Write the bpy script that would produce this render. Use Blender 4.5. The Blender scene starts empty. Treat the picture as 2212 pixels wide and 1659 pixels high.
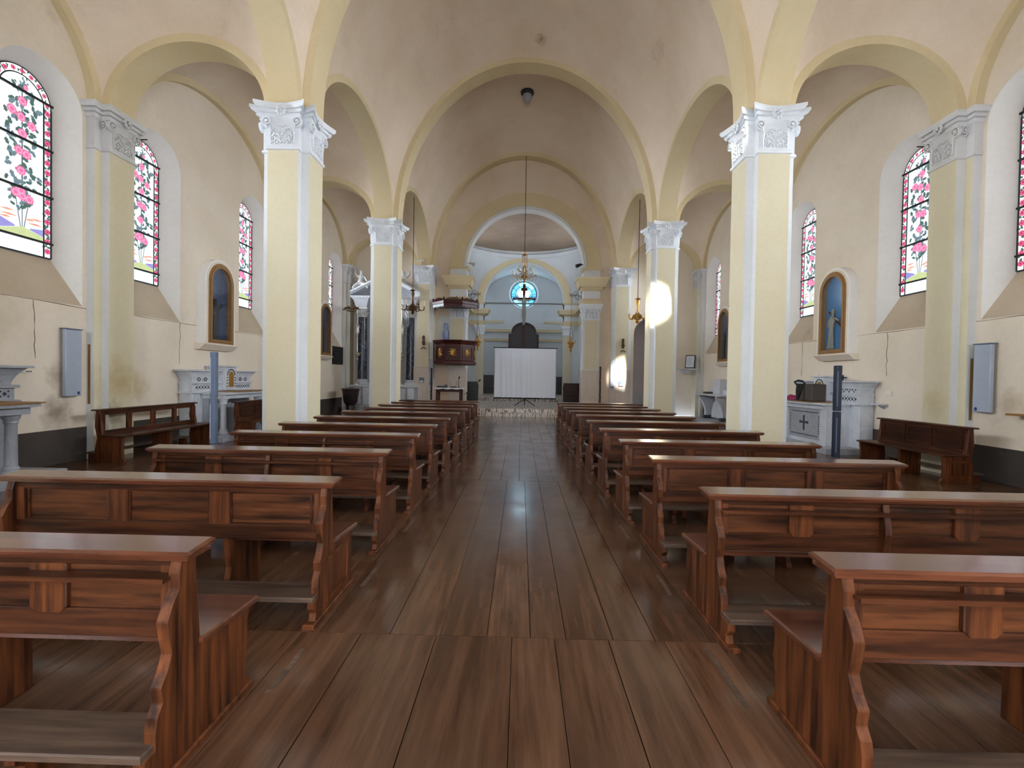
import bpy, bmesh, math, random
from mathutils import Vector, Matrix, Euler
PI = math.pi
scene = bpy.context.scene
COL = scene.collection
# ---------------------------------------------------------------- camera
cam_d = bpy.data.cameras.new('camera'); cam = bpy.data.objects.new('camera', cam_d); COL.objects.link(cam)
cam_d.sensor_fit = 'HORIZONTAL'; cam_d.sensor_width = 36.0; cam_d.lens = 36.0 * 1000.0 / 2212.0
cam_d.clip_start = 0.05; cam_d.clip_end = 200
YAW, PIT, ROL = 0.01873, -0.01632, 0.01713
cam.matrix_world = (Matrix.Translation((-0.0243, 0, 1.55)) @ Matrix.Rotation(YAW, 4, 'Z') @ Matrix.Rotation(PIT, 4, 'X')
                    @ Matrix.Rotation(PI / 2, 4, 'X') @ Matrix.Rotation(ROL, 4, 'Z'))
scene.camera = cam
# ---------------------------------------------------------------- world, sun, exposure
w = bpy.data.worlds.new('sky'); scene.world = w; w.use_nodes = True
w.node_tree.nodes['Background'].inputs[0].default_value = (0.62, 0.75, 1.0, 1)
w.node_tree.nodes['Background'].inputs[1].default_value = 1.6
sun_d = bpy.data.lights.new('sun', 'SUN'); sun = bpy.data.objects.new('sun', sun_d); COL.objects.link(sun)
sun_d.energy = 26.0; sun_d.angle = 0.03; sun_d.color = (1.0, 0.95, 0.86)
SUN_DIR = Vector((0.62, 5.71, -1.98)).normalized()
sun.rotation_euler = SUN_DIR.to_track_quat('-Z', 'Y').to_euler()
sun.location = (0, -8, 14)
scene.view_settings.view_transform = 'Standard'; scene.view_settings.look = 'None'
scene.view_settings.exposure = 0.78; scene.view_settings.gamma = 1.0
scene.view_settings.use_curve_mapping = False
scene.cycles.use_denoising = True
scene.cycles.max_bounces = 8; scene.cycles.diffuse_bounces = 5; scene.cycles.glossy_bounces = 3
scene.cycles.sample_clamp_indirect = 6.0; scene.cycles.caustics_reflective = False; scene.cycles.caustics_refractive = False
GLASS_POWER = 0.8      # clear window glass, lit by the day outside
DOOR_POWER = 8.0       # unseen glowing panes added to the entrance wall as fill light

# ---------------------------------------------------------------- materials
def lin(r, g, b):
    f = lambda c: (c / 255 / 12.92) if c / 255 <= 0.04045 else ((c / 255 + 0.055) / 1.055) ** 2.4
    return (f(r), f(g), f(b), 1)
MATS = {}
def base_mat(name, rough=0.8, spec=0.3):
    m = bpy.data.materials.new(name); m.use_nodes = True
    nt = m.node_tree; b = nt.nodes['Principled BSDF']
    b.inputs['Roughness'].default_value = rough; b.inputs['Specular IOR Level'].default_value = spec
    MATS[name] = m
    return m, nt, b
def N(nt, t, **kw):
    n = nt.nodes.new(t)
    for k, v in kw.items(): setattr(n, k, v)
    return n
def ramp(nt, fac, stops):
    r = N(nt, 'ShaderNodeValToRGB'); e = r.color_ramp.elements
    while len(e) < len(stops): e.new(0.5)
    for el, (p, c) in zip(e, stops): el.position = p; el.color = c
    nt.links.new(fac, r.inputs[0]); return r.outputs[0]
def noise(nt, vec, scale, detail=4, rough=0.55):
    n = N(nt, 'ShaderNodeTexNoise'); n.inputs['Scale'].default_value = scale; n.inputs['Detail'].default_value = detail
    n.inputs['Roughness'].default_value = rough
    nt.links.new(vec, n.inputs['Vector']); return n.outputs['Fac']
def coords(nt, scale=(1, 1, 1), kind='Object'):
    tc = N(nt, 'ShaderNodeTexCoord'); mp = N(nt, 'ShaderNodeMapping'); mp.inputs['Scale'].default_value = scale
    nt.links.new(tc.outputs[kind], mp.inputs['Vector']); return mp.outputs[0]
def wcoords(nt, scale=(1, 1, 1)):
    g = N(nt, 'ShaderNodeNewGeometry'); mp = N(nt, 'ShaderNodeMapping'); mp.inputs['Scale'].default_value = scale
    nt.links.new(g.outputs['Position'], mp.inputs['Vector']); return mp.outputs[0]
def mix(nt, fac, a, b, mode='MIX'):
    n = N(nt, 'ShaderNodeMix', data_type='RGBA', blend_type=mode)
    if isinstance(fac, (int, float)): n.inputs['Factor'].default_value = fac
    else: nt.links.new(fac, n.inputs['Factor'])
    for s, v in (('A', a), ('B', b)):
        sock = [i for i in n.inputs if i.name == s and i.type == 'RGBA'][0]
        if isinstance(v, (tuple, list)): sock.default_value = v
        else: nt.links.new(v, sock)
    return [o for o in n.outputs if o.type == 'RGBA'][0]
def bump(nt, b, h, strength=0.2, dist=0.01):
    bp = N(nt, 'ShaderNodeBump'); bp.inputs['Strength'].default_value = strength; bp.inputs['Distance'].default_value = dist
    nt.links.new(h, bp.inputs['Height']); nt.links.new(bp.outputs[0], b.inputs['Normal'])
def plaster(name, c, c2, stain=None, amount=0.5, rough=0.9, spots=()):
    m, nt, b = base_mat(name, rough, 0.15)
    v = wcoords(nt)
    n1 = noise(nt, v, 0.55, 5, 0.6); n2 = noise(nt, v, 14, 3)
    col = ramp(nt, n1, [(0.32, c), (0.72, c2)])
    col = mix(nt, 0.06, col, ramp(nt, n2, [(0.3, (0.3, 0.3, 0.3, 1)), (0.7, (1, 1, 1, 1))]), 'MULTIPLY')
    if stain:
        n3 = noise(nt, v, 0.9, 7, 0.7)
        f = ramp(nt, n3, [(0.62, (0, 0, 0, 1)), (0.8, (amount, amount, amount, 1))])
        col = mix(nt, f, col, stain)
    for ctr, rad, sc_, amt in spots:          # damp patches and smudges with a shape of their own
        d = N(nt, 'ShaderNodeVectorMath', operation='DISTANCE'); g = N(nt, 'ShaderNodeNewGeometry'); nt.links.new(g.outputs['Position'], d.inputs[0]); d.inputs[1].default_value = ctr
        w1 = N(nt, 'ShaderNodeMath', operation='MULTIPLY_ADD'); nt.links.new(noise(nt, v, 3.2 / rad * .6, 6, .65), w1.inputs[0]); w1.inputs[1].default_value = rad * 1.5; nt.links.new(d.outputs['Value'], w1.inputs[2])
        dv = N(nt, 'ShaderNodeMath', operation='DIVIDE'); nt.links.new(w1.outputs[0], dv.inputs[0]); dv.inputs[1].default_value = rad * 2
        col = mix(nt, ramp(nt, dv.outputs[0], [(.42, (amt, amt, amt, 1)), (.78, (0, 0, 0, 1))]), col, sc_)
    nt.links.new(col, b.inputs['Base Color']); bump(nt, b, n2, 0.08, 0.004)
    return m
def flat(name, c, rough=0.6, metal=0.0, spec=0.4, var=0.84):
    m, nt, b = base_mat(name, rough, spec); b.inputs['Metallic'].default_value = metal
    n1 = noise(nt, coords(nt), 9, 3)
    d = tuple(x * var for x in c[:3]) + (1,)
    nt.links.new(ramp(nt, n1, [(0.3, d), (0.7, c)]), b.inputs['Base Color'])
    return m
def wood(name, dark, light, axis, rough=0.35, coat=0.0, spec=0.5, scale=1.0, wear=None, bumpy=0.15):
    m, nt, b = base_mat(name, rough, spec)
    s = [22 * scale] * 3; s['xyz'.index(axis)] = 1.6 * scale
    tc = N(nt, 'ShaderNodeTexCoord'); oi = N(nt, 'ShaderNodeObjectInfo')
    off = N(nt, 'ShaderNodeVectorMath', operation='SCALE'); comb = N(nt, 'ShaderNodeCombineXYZ')
    for i in range(3): nt.links.new(oi.outputs['Random'], comb.inputs[i])
    nt.links.new(comb.outputs[0], off.inputs[0]); off.inputs['Scale'].default_value = 37
    ad = N(nt, 'ShaderNodeVectorMath', operation='ADD')
    src = wcoords(nt) if wear else tc.outputs['Object']
    nt.links.new(src, ad.inputs[0]); nt.links.new(off.outputs[0], ad.inputs[1])
    mp = N(nt, 'ShaderNodeMapping'); mp.inputs['Scale'].default_value = s; nt.links.new(ad.outputs[0], mp.inputs['Vector'])
    g = noise(nt, mp.outputs[0], 1.0, 6, 0.62)
    big = noise(nt, ad.outputs[0], 1.4, 3)
    col = ramp(nt, g, [(0.34, dark), (0.64, light)])
    col = mix(nt, 0.55, col, ramp(nt, big, [(0.3, (0.55, 0.5, 0.48, 1)), (0.7, (1.12, 1.1, 1.08, 1))]), 'MULTIPLY')
    if wear:
        tone = ramp(nt, oi.outputs['Random'], [(0.0, (0.72, 0.7, 0.7, 1)), (1.0, (1.15, 1.13, 1.1, 1))])
        col = mix(nt, 1.0, col, tone, 'MULTIPLY')
        wn = noise(nt, wcoords(nt, (3.0, 0.55, 1)), 1.0, 4, 0.55)
        f = ramp(nt, wn, [(0.42, (0, 0, 0, 1)), (0.85, (0.5, 0.5, 0.5, 1))])
        col = mix(nt, f, col, wear)
        rr = ramp(nt, noise(nt, wcoords(nt), 2.2, 5, 0.65), [(0.3, (rough - 0.07,) * 3 + (1,)), (0.7, (rough + 0.10,) * 3 + (1,))])
        nt.links.new(rr, b.inputs['Roughness'])
    nt.links.new(col, b.inputs['Base Color'])
    if coat: b.inputs['Coat Weight'].default_value = coat; b.inputs['Coat Roughness'].default_value = 0.16
    bump(nt, b, g, bumpy, 0.004)
    return m
def marble(name, c, vein, scale=2.5, rough=0.35, stretch=(1, 1, 1)):
    m, nt, b = base_mat(name, rough, 0.5)
    v = wcoords(nt, stretch)
    n1 = noise(nt, v, scale, 8, 0.65)
    wv = N(nt, 'ShaderNodeTexWave'); wv.inputs['Scale'].default_value = scale * 0.7; wv.inputs['Distortion'].default_value = 14
    wv.inputs['Detail'].default_value = 5; wv.inputs['Detail Scale'].default_value = 1.6; nt.links.new(v, wv.inputs['Vector'])
    col = ramp(nt, n1, [(0.3, tuple(x * 0.8 for x in c[:3]) + (1,)), (0.7, c)])
    col = mix(nt, ramp(nt, wv.outputs['Fac'], [(0.0, (0.75, 0.75, 0.75, 1)), (0.14, (0, 0, 0, 1))]), col, vein)
    nt.links.new(col, b.inputs['Base Color']); return m
def emit(name, c, strength):
    m = bpy.data.materials.new(name); m.use_nodes = True; nt = m.node_tree
    for n in list(nt.nodes): nt.nodes.remove(n)
    e = N(nt, 'ShaderNodeEmission'); o = N(nt, 'ShaderNodeOutputMaterial')
    nz = noise(nt, coords(nt), 7, 3)
    nt.links.new(ramp(nt, nz, [(0.3, tuple(x * 0.88 for x in c[:3]) + (1,)), (0.7, c)]), e.inputs[0])
    e.inputs[1].default_value = strength; nt.links.new(e.outputs[0], o.inputs[0]); MATS[name] = m
    if name.split('_')[0] in ('rose', 'leaf', 'stem', 'hill', 'streak', 'line'): m.cycles.emission_sampling = 'NONE'
    return m

plaster('vault_white', lin(214, 195, 173), lin(229, 213, 195), lin(170, 144, 114), 0.45, spots=(((.38, 13.3, 11.1), .22, lin(150, 122, 88), .9), ((2.95, 11.6, 9.5), .5, lin(140, 124, 108), .6), ((-3.3, 10.6, 8.2), .5, lin(150, 134, 118), .5)))
plaster('arch_yellow', lin(208, 190, 152), lin(219, 204, 170), lin(178, 154, 114), 0.3)
plaster('pier_yellow', lin(209, 199, 170), lin(217, 209, 184), spots=(((-7.25, 8.2, 1.35), .55, lin(184, 164, 122), .8), ((-7.3, 8.05, .75), .35, lin(110, 98, 80), .7), ((7.25, 8.3, 1.2), .4, lin(190, 172, 132), .6)))
plaster('pier_white', lin(206, 208, 208), lin(224, 226, 228))
plaster('wall_cream', lin(218, 205, 187), lin(231, 220, 205), lin(160, 142, 118), 0.45, spots=(((-7.53, 8.85, 1.25), .5, lin(188, 166, 126), .75), ((-7.53, 7.35, .85), .4, lin(126, 112, 92), .75), ((-7.53, 7.35, 1.45), .3, lin(150, 138, 118), .6), ((7.53, 7.25, 1.25), .35, lin(170, 150, 122), .6), ((-7.53, 6.4, 2.3), .6, lin(200, 184, 160), .6)))
plaster('wall_lower', lin(200, 182, 152), lin(214, 198, 168), lin(120, 104, 84), 0.6)
plaster('reveal_white', lin(226, 224, 220), lin(238, 236, 234))
plaster('sill_dusty', lin(176, 160, 140), lin(196, 182, 162), lin(110, 98, 84), 0.5)
plaster('dado_grey', lin(64, 58, 54), lin(82, 76, 72), lin(120, 112, 100), 0.6)
plaster('damp_stain', lin(120, 92, 52), lin(150, 122, 78), lin(70, 58, 44), 0.7)
plaster('stucco_white', lin(214, 218, 224), lin(232, 236, 240), lin(190, 192, 196), 0.3, 0.7)
plaster('stucco_dusty', lin(198, 198, 198), lin(224, 224, 226), lin(120, 112, 104), 0.6, 0.8)
plaster('apse_white', lin(204, 208, 210), lin(222, 226, 228))
plaster('dome_tan', lin(142, 122, 104), lin(166, 146, 128))
plaster('void_grey', lin(176, 166, 164), lin(196, 188, 186))
plaster('crack_dark', lin(96, 82, 66), lin(120, 104, 86))
wood('pew_board', lin(34, 16, 9), lin(84, 46, 25), 'x', 0.36, 0.0, 0.28)
wood('pew_panel', lin(34, 16, 9), lin(98, 56, 31), 'x', 0.38, 0.0, 0.28)
wood('pew_end', lin(40, 19, 10), lin(106, 59, 31), 'z', 0.4, 0.0, 0.28)
wood('pew_top', lin(64, 32, 20), lin(100, 56, 37), 'x', 0.16, 0.8, bumpy=0.04)
wood('pew_worn', lin(58, 44, 36), lin(100, 80, 66), 'x', 0.45)
wood('pew_dark', lin(32, 14, 8), lin(64, 32, 18), 'x', 0.38, 0.0, 0.28)
wood('floor_wood', lin(68, 45, 31), lin(100, 71, 52), 'y', 0.16, 0.0, 0.5, 0.8, wear=lin(98, 76, 60), bumpy=0.06)
flat('joint_dark', lin(36, 26, 20), 0.9)
wood('dark_wood', lin(42, 15, 13), lin(82, 34, 28), 'x', 0.38, 0.0, 0.28)
wood('black_wood', lin(26, 20, 22), lin(46, 36, 38), 'x', 0.4)
marble('marble_white', lin(208, 212, 220), lin(184, 190, 200))
marble('marble_grey', lin(164, 168, 176), lin(144, 148, 158))
marble('marble_dark', lin(44, 50, 64), lin(92, 100, 116), 1.7, 0.25)
marble('marble_pink', lin(214, 200, 188), lin(184, 166, 152), 5, 0.4, (3, 3, 0.3))
m, nt, b = base_mat('marble_step', 0.3, 0.5)
wv = N(nt, 'ShaderNodeTexWave'); wv.inputs['Scale'].default_value = 2.2; wv.inputs['Distortion'].default_value = 16; wv.inputs['Detail'].default_value = 8; wv.inputs['Detail Scale'].default_value = 1.8
nt.links.new(wcoords(nt, (1.0, 0.5, 0.35)), wv.inputs['Vector'])
nt.links.new(ramp(nt, wv.outputs['Fac'], [(0.0, lin(84, 62, 50)), (0.28, lin(168, 150, 136)), (0.5, lin(214, 206, 198)), (1.0, lin(190, 180, 170))]), b.inputs['Base Color'])
flat('inlay_dark', lin(58, 62, 72), 0.5)
flat('gold', lin(196, 150, 74), 0.35, 0.7)
flat('gold_wood', lin(150, 112, 66), 0.45, 0.2)
flat('iron', lin(34, 34, 36), 0.5, 0.3)
flat('lead', lin(40, 44, 56), 0.6)
flat('bronze', lin(92, 70, 46), 0.4, 0.5)
flat('silver', lin(214, 210, 204), 0.3, 0.6)
flat('navy_plastic', lin(34, 42, 58), 0.4)
flat('steel_plastic', lin(96, 110, 134), 0.4)
flat('grey_metal', lin(164, 174, 192), 0.5, var=0.95)
flat('blue_badge', lin(40, 62, 122), 0.4)
flat('cloth_white', lin(226, 230, 238), 0.9)
flat('screen_cloth', lin(232, 240, 255), 0.85, var=0.98)
flat('candle', lin(236, 230, 214), 0.6)
flat('cloth_purple', lin(150, 44, 96), 0.9)
flat('case_brown', lin(74, 66, 64), 0.6)
flat('blue_paint', lin(36, 112, 168), 0.6)
flat('blue_dark', lin(50, 66, 104), 0.6)
flat('leaf_dark', lin(28, 38, 48), 0.6)
flat('statue_pale', lin(150, 150, 140), 0.6)
flat('statue_stone', lin(196, 196, 196), 0.7)
flat('tag_white', lin(226, 222, 208), 0.7)
flat('black_plastic', lin(22, 22, 25), 0.5)
flat('bust_blue', lin(150, 166, 206), 0.4)
flat('paper', lin(206, 212, 220), 0.8)
m, nt, b = base_mat('clear_glass', 0.05, 0.5)
tr = N(nt, 'ShaderNodeBsdfTransparent'); gl = N(nt, 'ShaderNodeBsdfGlossy'); gl.inputs['Roughness'].default_value = 0.08
mx = N(nt, 'ShaderNodeMixShader'); mx.inputs[0].default_value = 0.08
nt.links.new(tr.outputs[0], mx.inputs[1]); nt.links.new(gl.outputs[0], mx.inputs[2]); nt.links.new(mx.outputs[0], nt.nodes['Material Output'].inputs[0])
m, nt, b = base_mat('crystal', 0.1, 0.8); b.inputs['Base Color'].default_value = lin(210, 200, 186); b.inputs['Metallic'].default_value = 0.4
G = GLASS_POWER
WIN_WATTS = 52.0
emit('glass_clear', (0.84, 0.97, 1.0, 1), G)
emit('glass_border', (1.0, 0.97, 0.96, 1), G * 0.95)
emit('glass_sky', (0.55, 0.80, 1.0, 1), 1.5)
emit('rose_deep', (0.72, 0.05, 0.16, 1), 0.55)
emit('rose_pink', (1.0, 0.22, 0.42, 1), 0.62)
emit('rose_pale', (1.0, 0.42, 0.72, 1), 0.66)
emit('leaf_green', (0.16, 0.27, 0.24, 1), 0.42)
emit('leaf_blue', (0.25, 0.36, 0.42, 1), 0.5)
emit('stem_grey', (0.22, 0.24, 0.30, 1), 0.45)
emit('hill_green', (0.72, 0.82, 0.42, 1), 0.6)
emit('hill_purple', (0.42, 0.38, 0.86, 1), 0.6)
emit('streak_orange', (1.0, 0.42, 0.26, 1), 0.6)
emit('line_blue', (0.16, 0.20, 0.55, 1), 0.5)
emit('round_blue', (0.12, 0.50, 1.0, 1), 1.1)
emit('round_cyan', (0.26, 0.72, 1.0, 1), 1.6)
emit('round_white', (0.62, 0.84, 1.0, 1), 18.0)
emit('chancel_fill_glow', (0.82, 0.89, 1.0, 1), 3.8)  # glow of the unseen panes added in the chancel side walls
emit('back_fill_glow', (0.88, 0.94, 1.0, 1), DOOR_POWER)  # glow of the unseen door and panes added behind the viewer

# ---------------------------------------------------------------- mesh helpers
class MB:
    def __init__(s): s.v = []; s.f = []; s.m = []
    def add(s, vs, fs, mat=0):
        o = len(s.v); s.v += [tuple(p) for p in vs]
        s.f += [tuple(i + o for i in f) for f in fs]; s.m += [mat] * len(fs); return s
    def box(s, x0, x1, y0, y1, z0, z1, mat=0):
        return s.add([(x0, y0, z0), (x1, y0, z0), (x1, y1, z0), (x0, y1, z0), (x0, y0, z1), (x1, y0, z1), (x1, y1, z1), (x0, y1, z1)],
                     [(3, 2, 1, 0), (4, 5, 6, 7), (0, 1, 5, 4), (1, 2, 6, 5), (2, 3, 7, 6), (3, 0, 4, 7)], mat)
    def chbox(s, x0, x1, y0, y1, z0, z1, c=0.006, mat=0):       # box with chamfered upper edge
        a = [(x0, y0), (x1, y0), (x1, y1), (x0, y1)]; i = [(x0 + c, y0 + c), (x1 - c, y0 + c), (x1 - c, y1 - c), (x0 + c, y1 - c)]
        vs = [(p[0], p[1], z0) for p in a] + [(p[0], p[1], z1 - c) for p in a] + [(p[0], p[1], z1) for p in i]
        fs = [(3, 2, 1, 0), (8, 9, 10, 11)]
        for k in range(4):
            j = (k + 1) % 4; fs += [(k, j, 4 + j, 4 + k), (4 + k, 4 + j, 8 + j, 8 + k)]
        return s.add(vs, fs, mat)
    def prism(s, poly, axis, a, b, mat=0, sides=None):
        n = len(poly)
        def P(p, t): return {'x': (t, p[0], p[1]), 'y': (p[0], t, p[1]), 'z': (p[0], p[1], t)}[axis]
        vs = [P(p, a) for p in poly] + [P(p, b) for p in poly]
        s.add(vs, [tuple(range(n - 1, -1, -1)), tuple(range(n, 2 * n))], mat)
        o = len(s.v) - 2 * n
        for k in range(n):
            j = (k + 1) % n
            s.f.append((o + k, o + j, o + n + j, o + n + k)); s.m.append(mat if sides is None else sides[k])
        return s
    def stack(s, rings, mat=0, cap=True):                      # loft of closed rings of equal length
        n = len(rings[0]); vs = [p for r in rings for p in r]; fs = []
        for i in range(len(rings) - 1):
            for k in range(n):
                j = (k + 1) % n; fs.append((i * n + k, i * n + j, (i + 1) * n + j, (i + 1) * n + k))
        if cap: fs += [tuple(range(n - 1, -1, -1)), tuple(range((len(rings) - 1) * n, len(rings) * n))]
        return s.add(vs, fs, mat)
    def lathe(s, prof, cx=0, cy=0, n=16, sx=1.0, sy=1.0, mat=0, a0=0.0):
        return s.stack([[(cx + r * sx * math.cos(a0 + 2 * PI * k / n), cy + r * sy * math.sin(a0 + 2 * PI * k / n), z) for k in range(n)] for r, z in prof], mat)
    def tube(s, pts, r, n=6, mat=0):
        pts = [Vector(p) for p in pts]; rs = r if isinstance(r, (list, tuple)) else [r] * len(pts); rings = []
        up = Vector((0, 0, 1))
        for i, p in enumerate(pts):
            d = (pts[min(i + 1, len(pts) - 1)] - pts[max(i - 1, 0)]).normalized()
            if abs(d.dot(up)) > 0.95: up = Vector((0, 1, 0)) if abs(d.y) < 0.9 else Vector((1, 0, 0))
            u = d.cross(up).normalized(); v = u.cross(d).normalized(); up = v if abs(v.length - 1) < 0.1 else up
            rings.append([tuple(p + rs[i] * (math.cos(2 * PI * k / n) * u + math.sin(2 * PI * k / n) * v)) for k in range(n)])
        return s.stack(rings, mat)
    def ball(s, c, r, n=8, sz=(1, 1, 1), mat=0):
        h = max(3, n // 2)
        rings = [[(c[0] + r * sz[0] * math.sin(max(1e-3, PI * i / h) if i < h else PI - 1e-3) * math.cos(2 * PI * k / n),
                   c[1] + r * sz[1] * math.sin(max(1e-3, PI * i / h) if i < h else PI - 1e-3) * math.sin(2 * PI * k / n),
                   c[2] - r * sz[2] * math.cos(PI * i / h)) for k in range(n)] for i in range(h + 1)]
        return s.stack(rings, mat)
    def ring_sweep(s, path, sect, mat=0, close=False):         # path: list of (point, out, up); sect: list of (o, u)
        rings = [[tuple(Vector(p) + Vector(o) * a + Vector(u) * b_) for a, b_ in sect] for p, o, u in path]
        n = len(sect); vs = [p for r in rings for p in r]; fs = []
        R = len(rings)
        for i in range(R if close else R - 1):
            for k in range(n):
                j = (k + 1) % n; i2 = (i + 1) % R
                fs.append((i * n + k, i * n + j, i2 * n + j, i2 * n + k))
        if not close: fs += [tuple(range(n - 1, -1, -1)), tuple(range((R - 1) * n, R * n))]
        return s.add(vs, fs, mat)
    def mesh(s, name, mats, smooth=None, bevel=0.0):
        me = bpy.data.meshes.new(name); me.from_pydata(s.v, [], s.f); me.update()
        for k in mats: me.materials.append(MATS[k])
        for p, mi in zip(me.polygons, s.m): p.material_index = mi
        bm = bmesh.new(); bm.from_mesh(me); bmesh.ops.recalc_face_normals(bm, faces=bm.faces)
        if bevel:
            bmesh.ops.bevel(bm, geom=[e for e in bm.edges if len(e.link_faces) == 2 and e.calc_face_angle(0) > 0.6], offset=bevel, segments=1, affect='EDGES', profile=0.5)
        bm.to_mesh(me); bm.free()
        if smooth is not None:
            for p in me.polygons: p.use_smooth = True
            me.set_sharp_from_angle(angle=smooth)
        return me
    def build(s, name, mats, parent=None, smooth=None, bevel=0.0, loc=None):
        if isinstance(mats, str): mats = [mats]
        return link(name, s.mesh(name, mats, smooth, bevel), parent, loc)
def link(name, me, parent=None, loc=None, rot=None, scale=None):
    o = bpy.data.objects.new(name, me); COL.objects.link(o)
    if parent: o.parent = parent
    if loc: o.location = loc
    if rot: o.rotation_euler = rot
    if scale: o.scale = scale
    return o
def tag(o, label, cat=None, group=None, kind=None):
    o['label'] = label
    if cat: o['category'] = cat
    if group: o['group'] = group
    if kind: o['kind'] = kind
    return o
def empty(name, loc=(0, 0, 0), rz=0):
    o = bpy.data.objects.new(name, None); COL.objects.link(o); o.location = loc; o.rotation_euler = (0, 0, rz); o.empty_display_size = 0.2
    return o
def copy_tree(o, parent=None):
    c = o.copy(); COL.objects.link(c); c.parent = parent
    for ch in list(o.children): copy_tree(ch, c)
    return c
def ell(t, a, h): return h * math.sqrt(max(0.0, 1 - (t / a) ** 2))

# ---------------------------------------------------------------- church dimensions
ARM, STEP, NAVE = 0.52, 0.138, 3.735            # pillar arm width, arm projection, half clear nave width
CAPZ, SPRING = 5.36, 6.10
HA, HO = ARM / 2, ARM / 2 + STEP                # half arm width, half overall
PX = NAVE + STEP + HA                           # pillar axis
BAY = 5.705
PY = [8.253 - BAY, 8.253, 8.253 + BAY, 8.253 + 2 * BAY]     # pillar rows
WX = 7.53                                       # side walls
WY = 19.85                                      # chancel wall
BACK = -2.0                                     # entrance wall
T_RISE, L_RISE, A_RISE = 4.65, 1.87, 1.15
CLEAR = BAY / 2 - HO                            # half clear arcade span

# ---------------------------------------------------------------- floor with planks
random.seed(4)
floor = MB().box(-WX - .3, WX + .3, BACK - .2, 19.4, -0.12, -0.03).build('floor', 'joint_dark')
tag(floor, 'worn brown plank floor of the church', kind='structure')
pm = MB().chbox(-0.5, 0.5, -0.5, 0.5, -0.03, 0.0, 0.0)
pme = pm.mesh('plank', ['floor_wood'])
ys = [BACK, 2.73, 6.87, 10.91, 14.9, 19.4]
fixed = {0: [-0.95, -0.5, -0.05, 0.2, 0.52, 0.85], 1: [-0.78, -0.48, -0.2, 0.06, 0.27, 0.55, 0.8], 2: [-0.9, -0.62, -0.3, -0.02, 0.26, 0.5, 0.82]}
for i in range(5):
    xs = [-WX]
    fx = fixed.get(i, [-0.84, -0.55, -0.25, 0.0, 0.24, 0.52, 0.8])
    while xs[-1] < fx[0] - 0.2: xs.append(xs[-1] + random.uniform(0.22, 0.33))
    xs = xs[:-1] if fx[0] - xs[-1] < 0.14 else xs
    xs += fx
    while xs[-1] < WX - 0.4: xs.append(xs[-1] + random.uniform(0.22, 0.33))
    xs.append(WX)
    for a, b_ in zip(xs, xs[1:]):
        j = random.uniform(-0.0, 0.25) if (a + b_) / 2 < -0.7 or (a + b_) / 2 > 0.8 else 0
        g = random.uniform(0.001, 0.0028)
        p = link('plank', pme, floor, ((a + b_) / 2, (ys[i] + ys[i + 1]) / 2, random.uniform(-0.003, 0.0)), (random.uniform(-.0004, .0004), random.uniform(-.0012, .0012), 0), (b_ - a - 2 * g, ys[i + 1] - ys[i] - 0.007, 1))

# ---------------------------------------------------------------- outer walls
def outline(c, r, zs, rise, zb, n=16):
    pts = [(c - r, zb), (c - r, (zb + zs) / 2)]
    pts += [(c - r * math.cos(PI * k / n), zs + rise * math.sin(PI * k / n)) for k in range(n + 1)]
    return pts + [(c + r, (zb + zs) / 2), (c + r, zb)]
def arched_panel(mb, t0, t1, z0, z1, ops, P, wall=0, rev=1, sill=2, n=16):
    """wall face with arched openings; each op = (c, r, zs, rise, zb, inner(c,r,zs,rise,zb) or None, depth)"""
    t = t0
    for op in sorted(ops):
        c, r, zs, rise, zb = op[:5]
        mb.add([P(t, z0, 0), P(c - r, z0, 0), P(c - r, z1, 0), P(t, z1, 0)], [(0, 1, 2, 3)], wall)
        if zb > z0: mb.add([P(c - r, z0, 0), P(c + r, z0, 0), P(c + r, zb, 0), P(c - r, zb, 0)], [(0, 1, 2, 3)], wall)
        arc = [(c - r * math.cos(PI * k / n), zs + rise * math.sin(PI * k / n)) for k in range(n + 1)]
        for (ta, za), (tb, zb2) in zip(arc, arc[1:]):
            mb.add([P(ta, za, 0), P(tb, zb2, 0), P(tb, z1, 0), P(ta, z1, 0)], [(0, 1, 2, 3)], wall)
        inner = op[5] or op[:5]; d = op[6]
        o1, o2 = outline(c, r, zs, rise, zb, n), outline(*inner, n)
        k = len(o1)
        mb.add([P(a, b_, 0) for a, b_ in o1] + [P(a, b_, d) for a, b_ in o2], [(i, i + 1, k + i + 1, k + i) for i in range(k - 1)], rev)
        mb.add([P(*o1[0], 0), P(*o1[-1], 0), P(*o2[-1], d), P(*o2[0], d)], [(0, 1, 2, 3)], sill)
        t = c + r
    mb.add([P(t, z0, 0), P(t1, z0, 0), P(t1, z1, 0), P(t, z1, 0)], [(0, 1, 2, 3)], wall)
BC = [PY[0] - BAY / 2, PY[0] + BAY / 2, PY[1] + BAY / 2, PY[2] + BAY / 2]     # bay centres
WOFF, GX = 1.72, 0.34                                                           # window offset, glass depth
GR, GZ0, GZS, GRISE = 0.44, 3.36, 5.78, 0.44
wins = [c + d for c in BC for d in (-WOFF, WOFF) if c + d > BACK + 0.8]
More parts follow.
